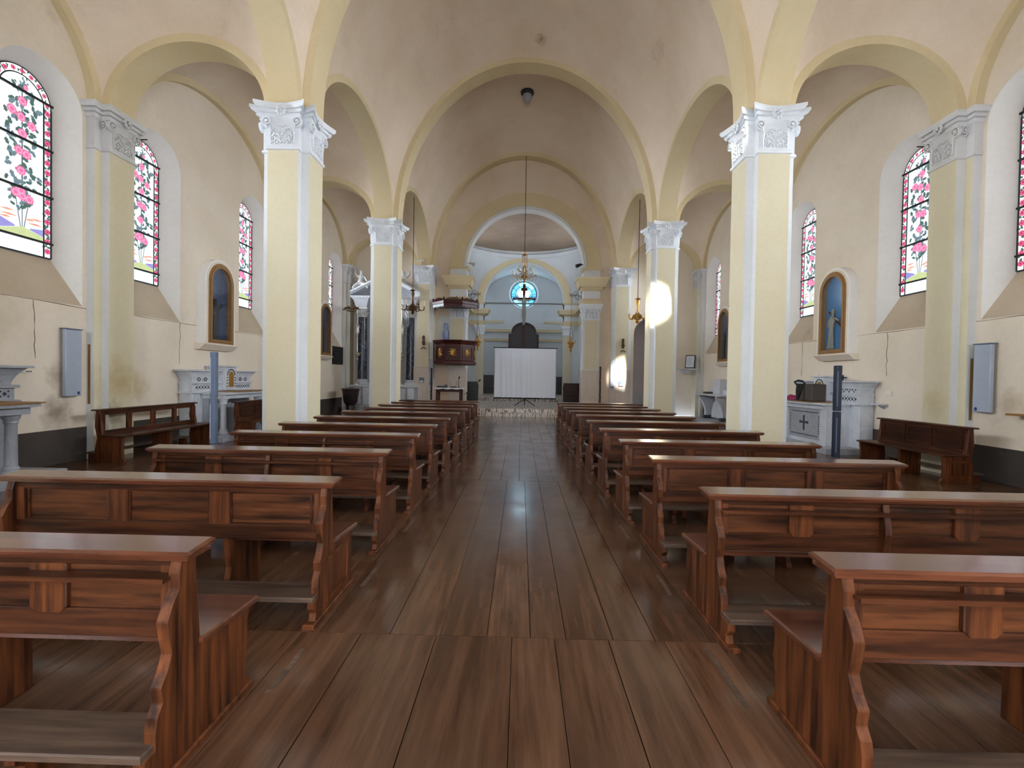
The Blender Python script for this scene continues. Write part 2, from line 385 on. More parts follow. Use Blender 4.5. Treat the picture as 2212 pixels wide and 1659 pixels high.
for side, nm in ((-1, 'left'), (1, 'right')):
    mb = MB()
    ops = [(c, 0.66, 5.80, 0.60, 2.62, (c, GR + .01, GZS, GRISE + .01, GZ0 - .01), GX) for c in wins]
    arched_panel(mb, BACK, WY + .1, -0.05, 8.9, ops, lambda t, z, d: (side * (WX + d), t, z))
    o = mb.build('wall_' + nm, ['wall_cream', 'reveal_white', 'sill_dusty'], smooth=0.5)
    tag(o, 'cream plastered %s aisle wall with deep splayed window recesses' % nm, kind='structure')
    # settled horizontal crack below the sills and vertical ones
    random.seed(11 + side)
    cr = MB()
    pts = [(side * (WX - .001), BACK + .3 + i * 0.35, 2.60 + random.uniform(-.012, .012)) for i in range(60)]
    cr.tube(pts, [random.uniform(.002, .007) for _ in pts], 4)
    for yv in (7.0, 10.05, 14.6) if side < 0 else (9.72, 12.6, 15.2):
        pts = [(side * (WX - .001), yv + random.uniform(-.02, .02), 2.6 - i * 0.1) for i in range(10)]
        cr.tube(pts, [random.uniform(.002, .007) for _ in pts], 4)
    cr.build('crack', 'crack_dark', o)
    mb = MB()
    for a, b_ in zip([BACK] + [y + HO for y in PY], [y - HO for y in PY] + [WY]):
        if b_ > a: mb.box(min(side * (WX - .012), side * (WX + .02)), max(side * (WX - .012), side * (WX + .02)), a, b_, 0, 0.56)
    o = mb.build('baseboard_' + nm, 'dado_grey')
    tag(o, 'dark grey painted dado along the foot of the %s aisle wall' % nm, kind='structure')

# entrance wall behind the viewer: round window that lets the sun in, unseen glowing door and windows added as fill
mb = MB()
SX, SZ = 2.02, 9.2
P = lambda t, z, d: (t, BACK - d, z)
arched_panel(mb, -WX - .1, WX + .1, -0.05, 6.4, [(-5.9, 0.9, 4.4, 0.9, 1.6, None, .3), (0, 1.7, 3.6, 1.7, 0.0, None, .3), (5.9, 0.9, 4.4, 0.9, 1.6, None, .3)], P)
OR_ = 0.52; n = 24
ring = [(SX + OR_ * math.cos(2 * PI * k / n), SZ + OR_ * math.sin(2 * PI * k / n)) for k in range(n)]
sq = []
for k in range(n):
    a = 2 * PI * k / n; s_ = 1.0 / max(abs(math.cos(a)), abs(math.sin(a))); sq.append((SX + OR_ * 1.6 * s_ * math.cos(a), SZ + OR_ * 1.6 * s_ * math.sin(a)))
mb.add([P(a, b_, 0) for a, b_ in ring + sq], [(k, (k + 1) % n, n + (k + 1) % n, n + k) for k in range(n)], 0)
mb.add([P(a, b_, 0) for a, b_ in ring] + [P(a, b_, .3) for a, b_ in ring], [(k, (k + 1) % n, n + (k + 1) % n, n + k) for k in range(n)], 1)
q = OR_ * 1.6
for (x0, x1, z0, z1) in ((-WX - .1, SX - q, 6.4, 13.5), (SX + q, WX + .1, 6.4, 13.5), (SX - q, SX + q, 6.4, SZ - q), (SX - q, SX + q, SZ + q, 13.5)):
    mb.add([P(x0, z0, 0), P(x1, z0, 0), P(x1, z1, 0), P(x0, z1, 0)], [(0, 1, 2, 3)], 0)
o = mb.build('wall_back', ['wall_cream', 'reveal_white', 'sill_dusty'])
tag(o, 'entrance wall behind the viewer with added glowing door and round window', kind='structure')
for nm, (c, r, zs, rise, zb) in {'fill_door': (0, 1.7, 3.6, 1.7, 0.0), 'window_13': (-5.9, 0.9, 4.4, 0.9, 1.6), 'window_14': (5.9, 0.9, 4.4, 0.9, 1.6)}.items():  # unseen panes, added to light the nave from behind the viewer
    mb = MB().prism(outline(c, r, zs, rise, zb), 'y', BACK - .3, BACK - .26)
    o = mb.build(nm, 'back_fill_glow'); tag(o, {'fill_door': 'unseen glowing entrance door added in the back wall as fill light', 'window_13': 'unseen glowing pane added in the back wall of the left aisle as fill light', 'window_14': 'unseen glowing pane added in the back wall of the right aisle as fill light'}[nm], kind='structure')
    f = MB()
    for k in range(-2, 3):
        f.box(c + k * r / 2.5 - .03, c + k * r / 2.5 + .03, BACK - .25, BACK - .2, zb, zs + rise * .85)
    for z in (zb + .9, zb + 1.9, zs): f.box(c - r, c + r, BACK - .25, BACK - .2, z - .03, z + .03)
    f.build('glazing_bar', 'dark_wood', o)

# ---------------------------------------------------------------- stained glass windows
def rose(mb, u, z, r, d, mats, seed):
    rnd = random.Random(seed); ph = rnd.uniform(0, 6)
    for li, (k, m_, nl) in enumerate(((1.0, mats[0], 7), (0.74, mats[1], 6), (0.45, mats[2], 5), (0.2, mats[0], 4))):
        n = 14
        pts = [(d + .0016 * li, u + r * k * (1 + .13 * math.cos(nl * 2 * PI * i / n + ph)) * math.cos(2 * PI * i / n), z + r * k * (1 + .13 * math.cos(nl * 2 * PI * i / n + ph)) * math.sin(2 * PI * i / n)) for i in range(n)]
        mb.add(pts, [tuple(range(n))], m_)
def leaf(mb, u, z, l, a, d, m_):
    ca, sa = math.cos(a), math.sin(a)
    prof = [(0, 0), (.3, .28), (.55, .2), (.7, .26), (1, 0), (.7, -.26), (.55, -.2), (.3, -.28)]
    mb.add([(d, u + l * (p * ca - q * sa), z + l * (p * sa + q * ca)) for p, q in prof], [tuple(range(8))], m_)
def window_meshes():
    R = {}
    bar_z = [3.60, 4.36, 5.12, 5.86]; BW = 0.115; IR = GR - BW
    # panes: inner column rows, border strips, arch border
    levels = [GZ0] + bar_z
    panes = []
    for i, z0 in enumerate(levels):
        z1 = levels[i + 1] if i + 1 < len(levels) else None
        g = .006
        if z1 and z1 < GZS + .2:
            zz = min(z1, 5.86)
            panes.append(('glass_clear', [(-IR + g, z0 + g), (IR - g, z0 + g), (IR - g, min(zz - g, GZS)), (-IR + g, min(zz - g, GZS))]))
            for s_ in (-1, 1):
                a, b_ = sorted((s_ * (IR + g), s_ * (GR - g)))
                panes.append(('glass_border', [(a, z0 + g), (b_, z0 + g), (b_, min(zz - g, GZS)), (a, min(zz - g, GZS))]))
    n = 14
    arc = [((IR - .006) * math.cos(PI * k / n), GZS + .006 + (IR - .006) * math.sin(PI * k / n)) for k in range(n + 1)]
    panes.append(('glass_clear', arc))
    for h in range(4):
        a0, a1 = PI * h / 4, PI * (h + 1) / 4; e = .012
        p = [((GR - .006) * math.cos(a0 + e + (a1 - a0 - 2 * e) * k / 5), GZS + .006 + (GR - .006) * math.sin(a0 + e + (a1 - a0 - 2 * e) * k / 5)) for k in range(6)]
        q_ = [((IR + .006) * math.cos(a0 + e + (a1 - a0 - 2 * e) * k / 5), GZS + .006 + (IR + .006) * math.sin(a0 + e + (a1 - a0 - 2 * e) * k / 5)) for k in range(6)]
        panes.append(('glass_border', p + q_[::-1]))
    R['panes'] = [MB().prism(p, 'x', 0, .008).mesh('pane', [m_]) for m_, p in panes]
    fr = MB()
    for z in bar_z: fr.box(-.01, .035, -GR - .02, GR + .02, z - .016, z + .016)
    R['bars'] = fr.mesh('saddle_bar', ['iron'])
    ld = MB()
    for s_ in (-1, 1):
        ld.box(-.004, .014, s_ * IR - .011, s_ * IR + .011, GZ0, GZS); ld.box(-.004, .016, s_ * GR - .012, s_ * GR + .012, GZ0, GZS)
    for rr in (IR, GR):
        pts = [(.005, rr * math.cos(PI * k / 20), GZS + rr * math.sin(PI * k / 20)) for k in range(21)]; ld.tube(pts, .011, 5)
    for a in (PI * .25, PI * .5, PI * .75): ld.tube([(.005, IR * math.cos(a), GZS + IR * math.sin(a)), (.005, GR * math.cos(a), GZS + GR * math.sin(a))], .010, 4)
    ld.box(-.004, .014, -GR, GR, GZ0 - .012, GZ0 + .012)
    bk = MB().prism([(-GR - .02, GZ0 - .02), (GR + .02, GZ0 - .02)] + [((GR + .02) * math.cos(PI * k / n), GZS + (GR + .02) * math.sin(PI * k / n)) for k in range(n + 1)], 'x', -.03, -.012)
    R['lead'] = ld.mesh('lead_line', ['lead']); R['backing'] = bk.mesh('outer_frame', ['lead'])
    rnd = random.Random(7); D = .010
    lv = MB(); rs = MB(); st = MB()
    # stems
    for k, (u0, u1) in enumerate(((-.02, -.11), (0, 0.0), (.02, .12))):
        st.prism([(u0 - .006, 3.72), (u0 + .006, 3.72), (u1 + .006, 4.3), (u1 - .006, 4.3)], 'x', D - .001, D)
    st.prism([(-.012, 4.2), (.012, 4.2), (.008, 5.85), (-.008, 5.85)], 'x', D - .001, D)
    for z in [4.06 + .045 * i for i in range(42)]:
        wd = .11 if z < 4.15 else (.22 if z < 5.7 else .14)
        for _ in range(3):
            u = rnd.uniform(-wd, wd)
            leaf(lv, u, z + rnd.uniform(-.03, .03), rnd.uniform(.085, .13), rnd.uniform(0, 6.3), D + .0004 * rnd.random(), 0 if rnd.random() < .45 else 1)
    for k in range(24): leaf(lv, rnd.uniform(-.09, .09), 5.95 + rnd.uniform(-.12, .1), .05, rnd.uniform(0, 6.3), D + .0003, k % 2)
    spots = [(-.10, 4.26), (.0, 4.23), (.10, 4.21), (-.02, 4.31), (-.02, 4.62), (-.05, 4.92), (.06, 4.90), (.0, 5.2), (-.15, 5.5), (-.02, 5.45), (.14, 5.38), (.0, 5.7), (.05, 5.93)]
    for i, (u, z) in enumerate(spots): rose(rs, u, z, .07 if i < 12 else .04, D + .003, (1, 2, 1), i)
    z = GZ0 + .11; i = 0
    while z < GZS:
        for s_ in (-1, 1):
            c_ = s_ * (IR + BW / 2); rose(rs, c_, z, .045, D + .002, (0, 1, 0), i); i += 1
            for k in range(3): leaf(lv, c_ + rnd.uniform(-.03, .03), z + .075 + rnd.uniform(-.02, .02), .07, rnd.uniform(0, 6.3), D, 0)
        z += .16
    for k in range(9):
        a = PI * (k + .5) / 9; c_ = IR + BW / 2
        rose(rs, c_ * math.cos(a), GZS + c_ * math.sin(a), .034, D + .002, (0, 1, 0), i); i += 1
        for q_ in range(2):
            a2 = a + PI / 18; leaf(lv, c_ * math.cos(a2) + rnd.uniform(-.02, .02), GZS + c_ * math.sin(a2) + rnd.uniform(-.02, .02), .045, rnd.uniform(0, 6.3), D, 0)
    hl = MB()
    hl.prism([(-IR, 3.62), (IR, 3.62), (IR, 3.68), (.1, 3.74), (0, 3.76), (-.1, 3.73), (-IR, 3.66)], 'x', D, D + .001, 0)
    hl.prism([(-IR, 3.665), (-.1, 3.735), (-.12, 3.76), (-IR, 3.83)], 'x', D, D + .0005, 1)
    hl.prism([(IR, 3.685), (.1, 3.745), (.12, 3.765), (IR, 3.80)], 'x', D, D + .0005, 1)
    for u0, u1, zz in ((-IR, -.06, 3.90), (-IR, -.1, 3.97), (.06, IR, 3.85), (.1, IR, 3.93), (-IR, -.15, 3.855), (.02, .2, 3.90)):
        hl.prism([(u0, zz - .012), ((u0 + u1) / 2, zz - .02), (u1, zz), ((u0 + u1) / 2, zz + .012)], 'x', D, D + .001, 2)
    R['leaves'] = lv.mesh('leaf_motif', ['leaf_green', 'leaf_blue']); R['roses'] = rs.mesh('rose_motif', ['rose_deep', 'rose_pink', 'rose_pale'])
    R['stems'] = st.mesh('stem_motif', ['stem_grey']); R['hills'] = hl.mesh('landscape_motif', ['hill_green', 'hill_purple', 'streak_orange'])
    return R
WM = window_meshes()
wnum = 0
def window_light(x, y, z, wid, hgt, rot, watts, col=(0.86, 0.93, 1.0)):
    # daylight entering through one window: an area light as large as its glass, in the recess
    d = bpy.data.lights.new('window_daylight', 'AREA'); d.shape = 'RECTANGLE'; d.size = wid; d.size_y = hgt; d.energy = watts; d.color = col; d.spread = math.radians(78)
    o = bpy.data.objects.new('window_daylight', d); COL.objects.link(o); o.location = (x, y, z); o.rotation_euler = rot
for side in (-1, 1):
    for yc in wins: window_light(side * (WX + .29), yc, 4.75, .86, 2.6, (PI / 2 - .12, 0, PI / 2 if side > 0 else -PI / 2), WIN_WATTS)
for side in (-1, 1):
    for i, yc in enumerate(wins):
        wnum += 1
        e = empty('window_%d' % wnum, (side * (WX + GX - .012), yc, 0), 0 if side < 0 else PI)
        s_ = 'left' if side < 0 else 'right'
        k = [j for j, c in enumerate(BC) if abs(c - yc) < 2][0]; near = yc < BC[k]
        where = ['beside the entrance', 'in the bay nearest the viewer', 'in the bay with the side altar', 'in the bay before the chancel'][k]
        tag(e, 'tall arched stained glass rose window, %s wall, %s one %s' % (s_, 'nearer' if near else 'farther', where), kind='structure')
        for pm_ in WM['panes']: link('pane', pm_, e)
        for key, nm in (('bars', 'saddle_bar'), ('lead', 'lead_line'), ('backing', 'outer_frame'), ('leaves', 'leaf_motif'), ('roses', 'rose_motif'), ('stems', 'stem_motif'), ('hills', 'landscape_motif')):
            o = link(nm, WM[key], e)
            if key in ('leaves', 'roses'): o['kind'] = 'stuff'

# ---------------------------------------------------------------- pillars and capitals
def cross(a, o):        # plus-shaped outline, arm half width a, half overall o
    return [(-a, -o), (a, -o), (a, -a), (o, -a), (o, a), (a, a), (a, o), (-a, o), (-a, a), (-o, a), (-o, -a), (-a, -a)]
def cross_concave(a, o, e, m_, r):   # abacus: arm faces bow inwards between projecting corners
    pts = []
    for k in range(4):
        c, s = math.cos(k * PI / 2), math.sin(k * PI / 2)
        loc = [(-(a + e) + 2 * (a + e) * i / 8, -(o + e + (m_ - e) * math.sin(PI * i / 8))) for i in range(9)] + [(a + r, -(a + r))]
        pts += [(x * c - y * s, x * s + y * c) for x, y in loc]
    return pts
def half_outline(a1, p1, a2, p2):    # respond: wall at +x side; first step half width a2 proj p1, arm half width a1 proj p2 ; faces -x
    return [(0.02, -a2), (0.02, a2), (-p1, a2), (-p1, a1), (-p2, a1), (-p2, -a1), (-p1, -a1), (-p1, -a2)]
def scroll(turns=1.7, R=.10, w_=.032, n=26):
    """a volute: spiral ribbon in the xz plane, thickness along y"""
    mb = MB(); rings = []
    for i in range(n + 1):
        t = i / n; a = -PI / 2 + t * turns * 2 * PI; r = R * (1 - .78 * t); th = .024 * (1 - .4 * t)
        c, s = math.cos(a), math.sin(a); ww = w_ * (.7 + .3 * t)
        rings.append([((r) * c, -ww, (r) * s), ((r) * c, ww, (r) * s), ((r - th) * c, ww, (r - th) * s), ((r - th) * c, -ww, (r - th) * s)])
    mb.stack(rings)
    mb.lathe([(.02, -w_ * 1.05), (.024, 0), (.02, w_ * 1.05)], 0, 0, 8)
    o = len(mb.v) - 24
    for i in range(o, len(mb.v)): x, y, z = mb.v[i]; mb.v[i] = (x, z, y)
    return mb
VOL = scroll().mesh('volute', ['stucco_white'], 0.6); VOLD = scroll().mesh('volute', ['stucco_dusty'], 0.6)
ros = MB()
for k in range(8):
    a = 2 * PI * k / 8
    ros.ball((.065 * math.cos(a), -.014, .065 * math.sin(a)), .034, 6, (1, .8, 1))
ros.ball((0, -.03, 0), .024, 6)
ROS = ros.mesh('rosette', ['stucco_white'], 0.9); ROSD = ros.mesh('rosette', ['stucco_dusty'], 0.9)
def relief_mesh(width, h, dens=1.0):
    """carved scrollwork on one capital face: lies in the xz plane, proud towards -y"""
    mb = MB(); W = width / 2
    for s in (-1, 1):
        def C(pts, r): mb.tube([(s * x * W * .92, -.014, z * h) for x, z in pts], [q * 1.25 for q in r], 5)
        C([(.08, .10), (.2, .22), (.42, .26), (.58, .16), (.5, .06), (.36, .10)], [.014, .016, .015, .012, .009, .006])
        C([(.12, .28), (.3, .42), (.55, .46), (.74, .36), (.66, .24), (.52, .28)], [.012, .016, .017, .014, .010, .007])
        C([(.05, .5), (.22, .66), (.5, .72), (.78, .60)], [.010, .014, .014, .008])
        C([(.80, .06), (.84, .35), (.80, .62), (.9, .8)], [.010, .014, .016, .018])
        C([(.0, .74), (.18, .80), (.4, .78)], [.010, .010, .006])
        for (x, z, r) in ((.36, .12, .020), (.52, .30, .022), (.28, .18, .016), (.62, .52, .018), (.86, .5, .018), (.7, .16, .016), (.2, .55, .016), (.45, .6, .014)):
            mb.ball((s * x * W * .92, -.016, z * h), r * 1.15, 6, (1, .9, 1.3))
    mb.prism([(-.16 * W, .62 * h), (0, .36 * h), (.16 * W, .62 * h), (.10 * W, .70 * h), (-.10 * W, .70 * h)], 'y', -.016, 0)
    return mb.mesh('relief', ['stucco_white'], 0.9)
REL = relief_mesh(ARM, .42)
def ring_z(pts, z): return [(x, y, z) for x, y in pts]
def pillar_capital(parent):
    """white carved capital of a free-standing pillar (origin on the pillar axis at floor level)"""
    b = MB()
    z0 = CAPZ
    b.stack([ring_z(cross(HA + d, HO + d), z0 + z) for d, z in ((.0, -.03), (.028, -.02), (.028, .015), (.008, .03), (.008, .46), (.03, .54))])
    cap = b.build('capital', 'stucco_white', parent)
    ab = MB()
    prof = [(.49, .015), (.51, .05), (.545, .06), (.55, .035), (.575, .04), (.58, .09), (.615, .10), (.62, .07), (.64, .075), (.645, .14), (.69, .17), (.735, .17), (.74, .16)]
    ab.stack([ring_z(cross_concave(HA, HO, e_, e_ * .32, e_ * .33), z0 + z) for z, e_ in prof])
    ab.build('abacus', 'stucco_white', cap)
    for k in range(4):
        a = k * PI / 2; R = Matrix.Rotation(a, 4, 'Z')
        link('rosette', ROS, cap, R @ Vector((0, -HO - .06, z0 + .60)), (0, 0, a))
        link('relief', REL, cap, R @ Vector((0, -HO - .008, z0 + .04)), (0, 0, a))
        for s in (-1, 1):
            link('volute', VOL, cap, R @ Vector((s * (HA - .005), -HO - .035, z0 + .43)), (0, 0, a), (s, 1, 1))
    return cap
def make_pillar(label):
    e = empty('pillar')
    sh = MB().prism(cross(HA, HO), 'z', 0, CAPZ - .02, 1, [0 if i % 3 == 0 else 1 for i in range(12)])
    sh.build('shaft', ['pier_yellow', 'pier_white'], e)
    bs = MB(); bs.stack([ring_z(cross(HA + d, HO + d), z) for d, z in ((.04, 0), (.04, .22), (.015, .26), (.002, .28))]); bs.build('plinth', 'pier_white', e)
    pillar_capital(e)
    tag(e, label, 'pillar', None, 'structure'); return e
rows = ['beside the entrance', 'nearest the viewer', 'second along the arcade', 'flanking the chancel arch']
for side, sn in ((-1, 'left'), (1, 'right')):
    for k, y in enumerate(PY):
        e = make_pillar('cream pillar with white carved capital, %s arcade, %s' % (sn, rows[k])); e.location = (side * PX, y, 0)
        if k == 3:
            mb = MB(); mb.stack([ring_z(cross(HA + d, HO + d), z) for d, z in ((.014, .3), (.014, 1.84), (.022, 1.85), (.022, 1.89), (.003, 1.90))])
            mb.build('marble_cladding', 'marble_pink', e)
# responds on the aisle walls
RELS = relief_mesh(ARM, .42); RELS.materials[0] = MATS['stucco_dusty']
def make_respond(side, y, label):
    e = empty('pilaster', (side * WX, y, 0), 0 if side > 0 else PI)
    def O(d): return half_outline(HA + d, STEP + d, HO + d, 2 * STEP + d)
    MB().prism(O(0), 'z', 0, CAPZ - .02, 0, [0, 1, 0, 1, 0, 1, 0, 1]).build('shaft', ['pier_yellow', 'pier_white'], e)
    cap = MB().stack([ring_z(O(d), CAPZ + z) for d, z in ((0, -.03), (.028, -.02), (.028, .015), (.008, .03), (.008, .46), (.03, .54))]).build('capital', 'stucco_dusty', e)
    ab = MB()
    ab.stack([ring_z(O(e_), CAPZ + z) for z, e_ in [(.49, .015), (.51, .04), (.545, .05), (.55, .03), (.575, .035), (.58, .075), (.615, .085), (.62, .06), (.64, .065), (.645, .11), (.69, .13), (.735, .13), (.74, .12)]])
    ab.build('abacus', 'stucco_dusty', cap)
    link('relief', RELS, cap, (-2 * STEP - .008, 0, CAPZ + .04), (0, 0, -PI / 2)); link('rosette', ROSD, cap, (-2 * STEP - .09, 0, CAPZ + .6), (0, 0, -PI / 2))
    for s in (-1, 1):
        link('volute', VOLD, cap, (-2 * STEP - .035, s * (HA - .005), CAPZ + .43), (0, 0, -PI / 2), (-s, 1, 1)); link('volute', VOLD, cap, (-1.5 * STEP, s * (HA + .03), CAPZ + .43), (0, 0, 0 if s < 0 else PI), (.7, 1, 1))
    if y == PY[1]:
        ys_ = -1 if side > 0 else 1
        st = MB(); st.box(-.075, -.03, *sorted((ys_ * (HO + .001), ys_ * (HO + .004))), .95, 1.98); st.build('bare_plaster_strip', 'damp_stain', e)
    tag(e, label, 'pilaster', None, 'structure')
for side, sn in ((-1, 'left'), (1, 'right')):
    for k, y in enumerate(PY):
        make_respond(side, y, 'stepped wall pilaster with dusty capital, %s aisle wall, %s' % (sn, ['by the entrance', 'beside the grey heater', 'between the second and third bays', 'at the chancel end'][k]))

# ---------------------------------------------------------------- ceiling: arches and vaults
ceil = empty('ceiling', (0, 0, 0)); tag(ceil, 'plaster sail vaults on cream arches over nave and aisles', kind='structure')
def arch_rib(c, a, rise, axis, p0, p1, depth=0.42, n=36, z0=SPRING):
    """band following an elliptical arch; axis = direction of span ('x' or 'y'); p0..p1 = band width across"""
    mb = MB(); path = []
    for k in range(n + 1):
        t = PI * k / n; u, z = -a * math.cos(t), rise * math.sin(t)
        nx, nz = -math.cos(t) / a, math.sin(t) / rise; l = math.hypot(nx, nz); nx /= l; nz /= l
        if axis == 'x': path.append([(c + u, p0, z0 + z), (c + u, p1, z0 + z), (c + u + nx * depth, p1, z0 + z + nz * depth), (c + u + nx * depth, p0, z0 + z + nz * depth)])
        else: path.append([(p0, c + u, z0 + z), (p1, c + u, z0 + z), (p1, c + u + nx * depth, z0 + z + nz * depth), (p0, c + u + nx * depth, z0 + z + nz * depth)])
    return mb.stack(path).build('arch', 'arch_yellow', ceil, 0.5)
def vault(cx, cy, a, b_, ta, lb, G2, nx, ny, mat):
    mb = MB(); vs = []
    for j in range(ny + 1):
        for i in range(nx + 1):
            u = -math.cos(PI * i / nx); v = -math.cos(PI * j / ny)
            T2 = ta * ta * max(0, 1 - u * u); L2 = lb * lb * max(0, 1 - v * v)
            z = SPRING + math.sqrt(T2 + L2 + G2 * max(0, 1 - u * u) * max(0, 1 - v * v))
            vs.append((cx + a * u, cy + b_ * v, z))
    fs = [(j * (nx + 1) + i, j * (nx + 1) + i + 1, (j + 1) * (nx + 1) + i + 1, (j + 1) * (nx + 1) + i) for j in range(ny) for i in range(nx)]
    return mb.add(vs, fs).build('vault', mat, ceil, 1.2)
for k, y in enumerate(PY):
    arch_rib(0, NAVE, T_RISE, 'x', y - HA, y + HA)
    for s in (-1, 1): arch_rib(s * (NAVE + 2 * HO + WX - 2 * STEP) / 2, (WX - 2 * STEP - NAVE - 2 * HO) / 2, A_RISE, 'x', y - HA, y + HA, 0.3)
for c in BC:
    for s in (-1, 1):
        arch_rib(c, CLEAR, L_RISE, 'y', s * PX - HA, s * PX + HA)
        arch_rib(c, CLEAR, L_RISE, 'y', *sorted((s * (WX - STEP), s * (WX + .03))), depth=.3)
    bb = BAY / 2 - HA + .004
    vault(0, c, NAVE + STEP + .004, bb, T_RISE + STEP, L_RISE + STEP, 5.6, 40, 24, 'vault_white')
    ac = (PX + HA + WX - STEP) / 2; aw = (WX - STEP - PX - HA) / 2 + .004
    for s in (-1, 1): vault(s * ac, c, aw, bb, A_RISE + STEP, L_RISE + STEP, 0.6, 20, 24, 'vault_white')

# ---------------------------------------------------------------- chancel wall
CXC, CR, CZ = 0.09, 2.5, 6.18           # chancel arch centre, radius, springing
mb = MB(); P = lambda t, z, d: (t, WY + d, z)
arched_panel(mb, -PX, PX, 0, 12.2, [(CXC, CR, CZ, CR, 0.0, None, .5)], P, n=28)
o = mb.build('wall_front', ['vault_white', 'reveal_white', 'marble_pink'], smooth=0.5)
tag(o, 'pale wall around the tall chancel arch', kind='structure')
rg = MB()
path = [((CXC - 2.87 * math.cos(PI * k / 32), WY, CZ + 2.87 * math.sin(PI * k / 32)), (-math.cos(PI * k / 32), 0, math.sin(PI * k / 32)), (0, -1, 0)) for k in range(33)]
rg.ring_sweep(path, [(-.32, 0), (.32, 0), (.32, .05), (-.32, .05)]); rg.build('arch_band', 'arch_yellow', o, 0.5)
rg = MB()
path = [((CXC - CR * math.cos(PI * k / 32), WY, CZ + CR * math.sin(PI * k / 32)), (-math.cos(PI * k / 32), 0, math.sin(PI * k / 32)), (0, -1, 0)) for k in range(33)]
rg.ring_sweep(path, [(0, 0), (.13, 0), (.13, .055), (.10, .085), (.05, .085), (.035, .06), (0, .06)]); rg.build('arch_moulding', 'pier_white', o, 0.5)
mb = MB()      # end walls of the aisles
arched_panel(mb, PX, WX + .1, 0, 9.0, [(5.42, 0.66, 3.45, 0.66, 0.0, None, .9)], P)
o = mb.build('wall_front', ['wall_cream', 'void_grey', 'void_grey']); tag(o, 'end wall of the right aisle with a tall arched passage', kind='structure')
MB().box(4.6, 6.3, WY + .9, WY + .95, 0, 4.4).build('passage_back', 'void_grey', o)
mb = MB(); mb.add([P(-WX - .1, 0, 0), P(-PX, 0, 0), P(-PX, 9, 0), P(-WX - .1, 9, 0)], [(0, 1, 2, 3)])
o = mb.build('wall_front', 'wall_cream'); tag(o, 'end wall of the left aisle behind the marble altar', kind='structure')
# pilasters of the chancel arch, with entablature
def entab(mb, x0, x1, y0, y1, zs):
    for za, zb, oa, ob, m_ in zs: mb.stack([[(x0 - oa, y0 - oa, za), (x1 + oa, y0 - oa, za), (x1 + oa, y1, za), (x0 - oa, y1, za)], [(x0 - ob, y0 - ob, zb), (x1 + ob, y0 - ob, zb), (x1 + ob, y1, zb), (x0 - ob, y1, zb)]], m_)
for s, sn in ((-1, 'left'), (1, 'right')):
    x0, x1 = sorted((CXC + s * (CR - .02), CXC + s * (CR + .68)))
    e = empty('pilaster', (0, 0, 0)); tag(e, 'chancel arch pilaster with leafy capital and heavy cornice, %s side' % sn, 'pilaster', None, 'structure')
    y0, y1 = WY - .16, WY + .5
    MB().box(x0, x1, y0, y1, 1.86, 4.0).build('shaft', 'pier_white', e)
    MB().box(x0 + .09, x1 - .09, y0 - .012, y0 + .01, 1.9, 4.0).build('shaft_face', 'pier_yellow', e)
    MB().box(x0 - .02, x1 + .02, y0 - .02, y1, 0.25, 1.86).build('marble_cladding', 'marble_pink', e)
    cap = MB(); entab(cap, x0, x1, y0, y1, ((3.98, 4.03, .025, .025, 0), (4.03, 4.45, .0, .03, 0), (4.45, 4.55, .05, .08, 0), (4.55, 4.66, .10, .12, 0)))
    cap = cap.build('capital', 'stucco_white', e)
    lf = MB()
    for row, (z, nl, h) in enumerate(((4.05, 5, .26), (4.2, 4, .28))):
        for k in range(nl):
            x = x0 + (k + .5) * (x1 - x0) / nl
            lf.tube([(x, y0 - .01, z), (x, y0 - .05, z + h * .55), (x, y0 - .10, z + h * .9), (x, y0 - .13, z + h * .82)], [.05, .055, .035, .012], 6)
        yy = y0 + .12
        xs = x0 if s > 0 else x1; dx = -s
        lf.tube([(xs, yy, z), (xs + dx * .05, yy, z + h * .55), (xs + dx * .11, yy, z + h * .9), (xs + dx * .13, yy, z + h * .8)], [.05, .055, .035, .012], 6)
    lf.build('acanthus_leaf', 'stucco_white', cap, 0.9)
    for xx, a in ((x0, -3 * PI / 4), (x1, -PI / 4)): link('volute', VOL, cap, (xx, y0 - .04, 4.46), (0, 0, 0), (1 if xx == x1 else -1, 1, 1))
    en = MB(); entab(en, x0, x1, y0, y1, ((4.66, 4.80, .02, .03, 0), (4.80, 4.88, .04, .10, 0), (4.88, 5.22, .0, .0, 1), (5.22, 5.30, .02, .08, 0), (5.30, 5.36, .09, .1, 0), (5.36, 5.44, .18, .20, 0), (5.44, 5.66, .21, .29, 0), (5.66, 5.74, .31, .32, 0), (5.74, 6.08, .0, .0, 1), (6.08, 6.18, .03, .09, 0)))
    en.build('entablature', ['arch_yellow', 'pier_white'], e)
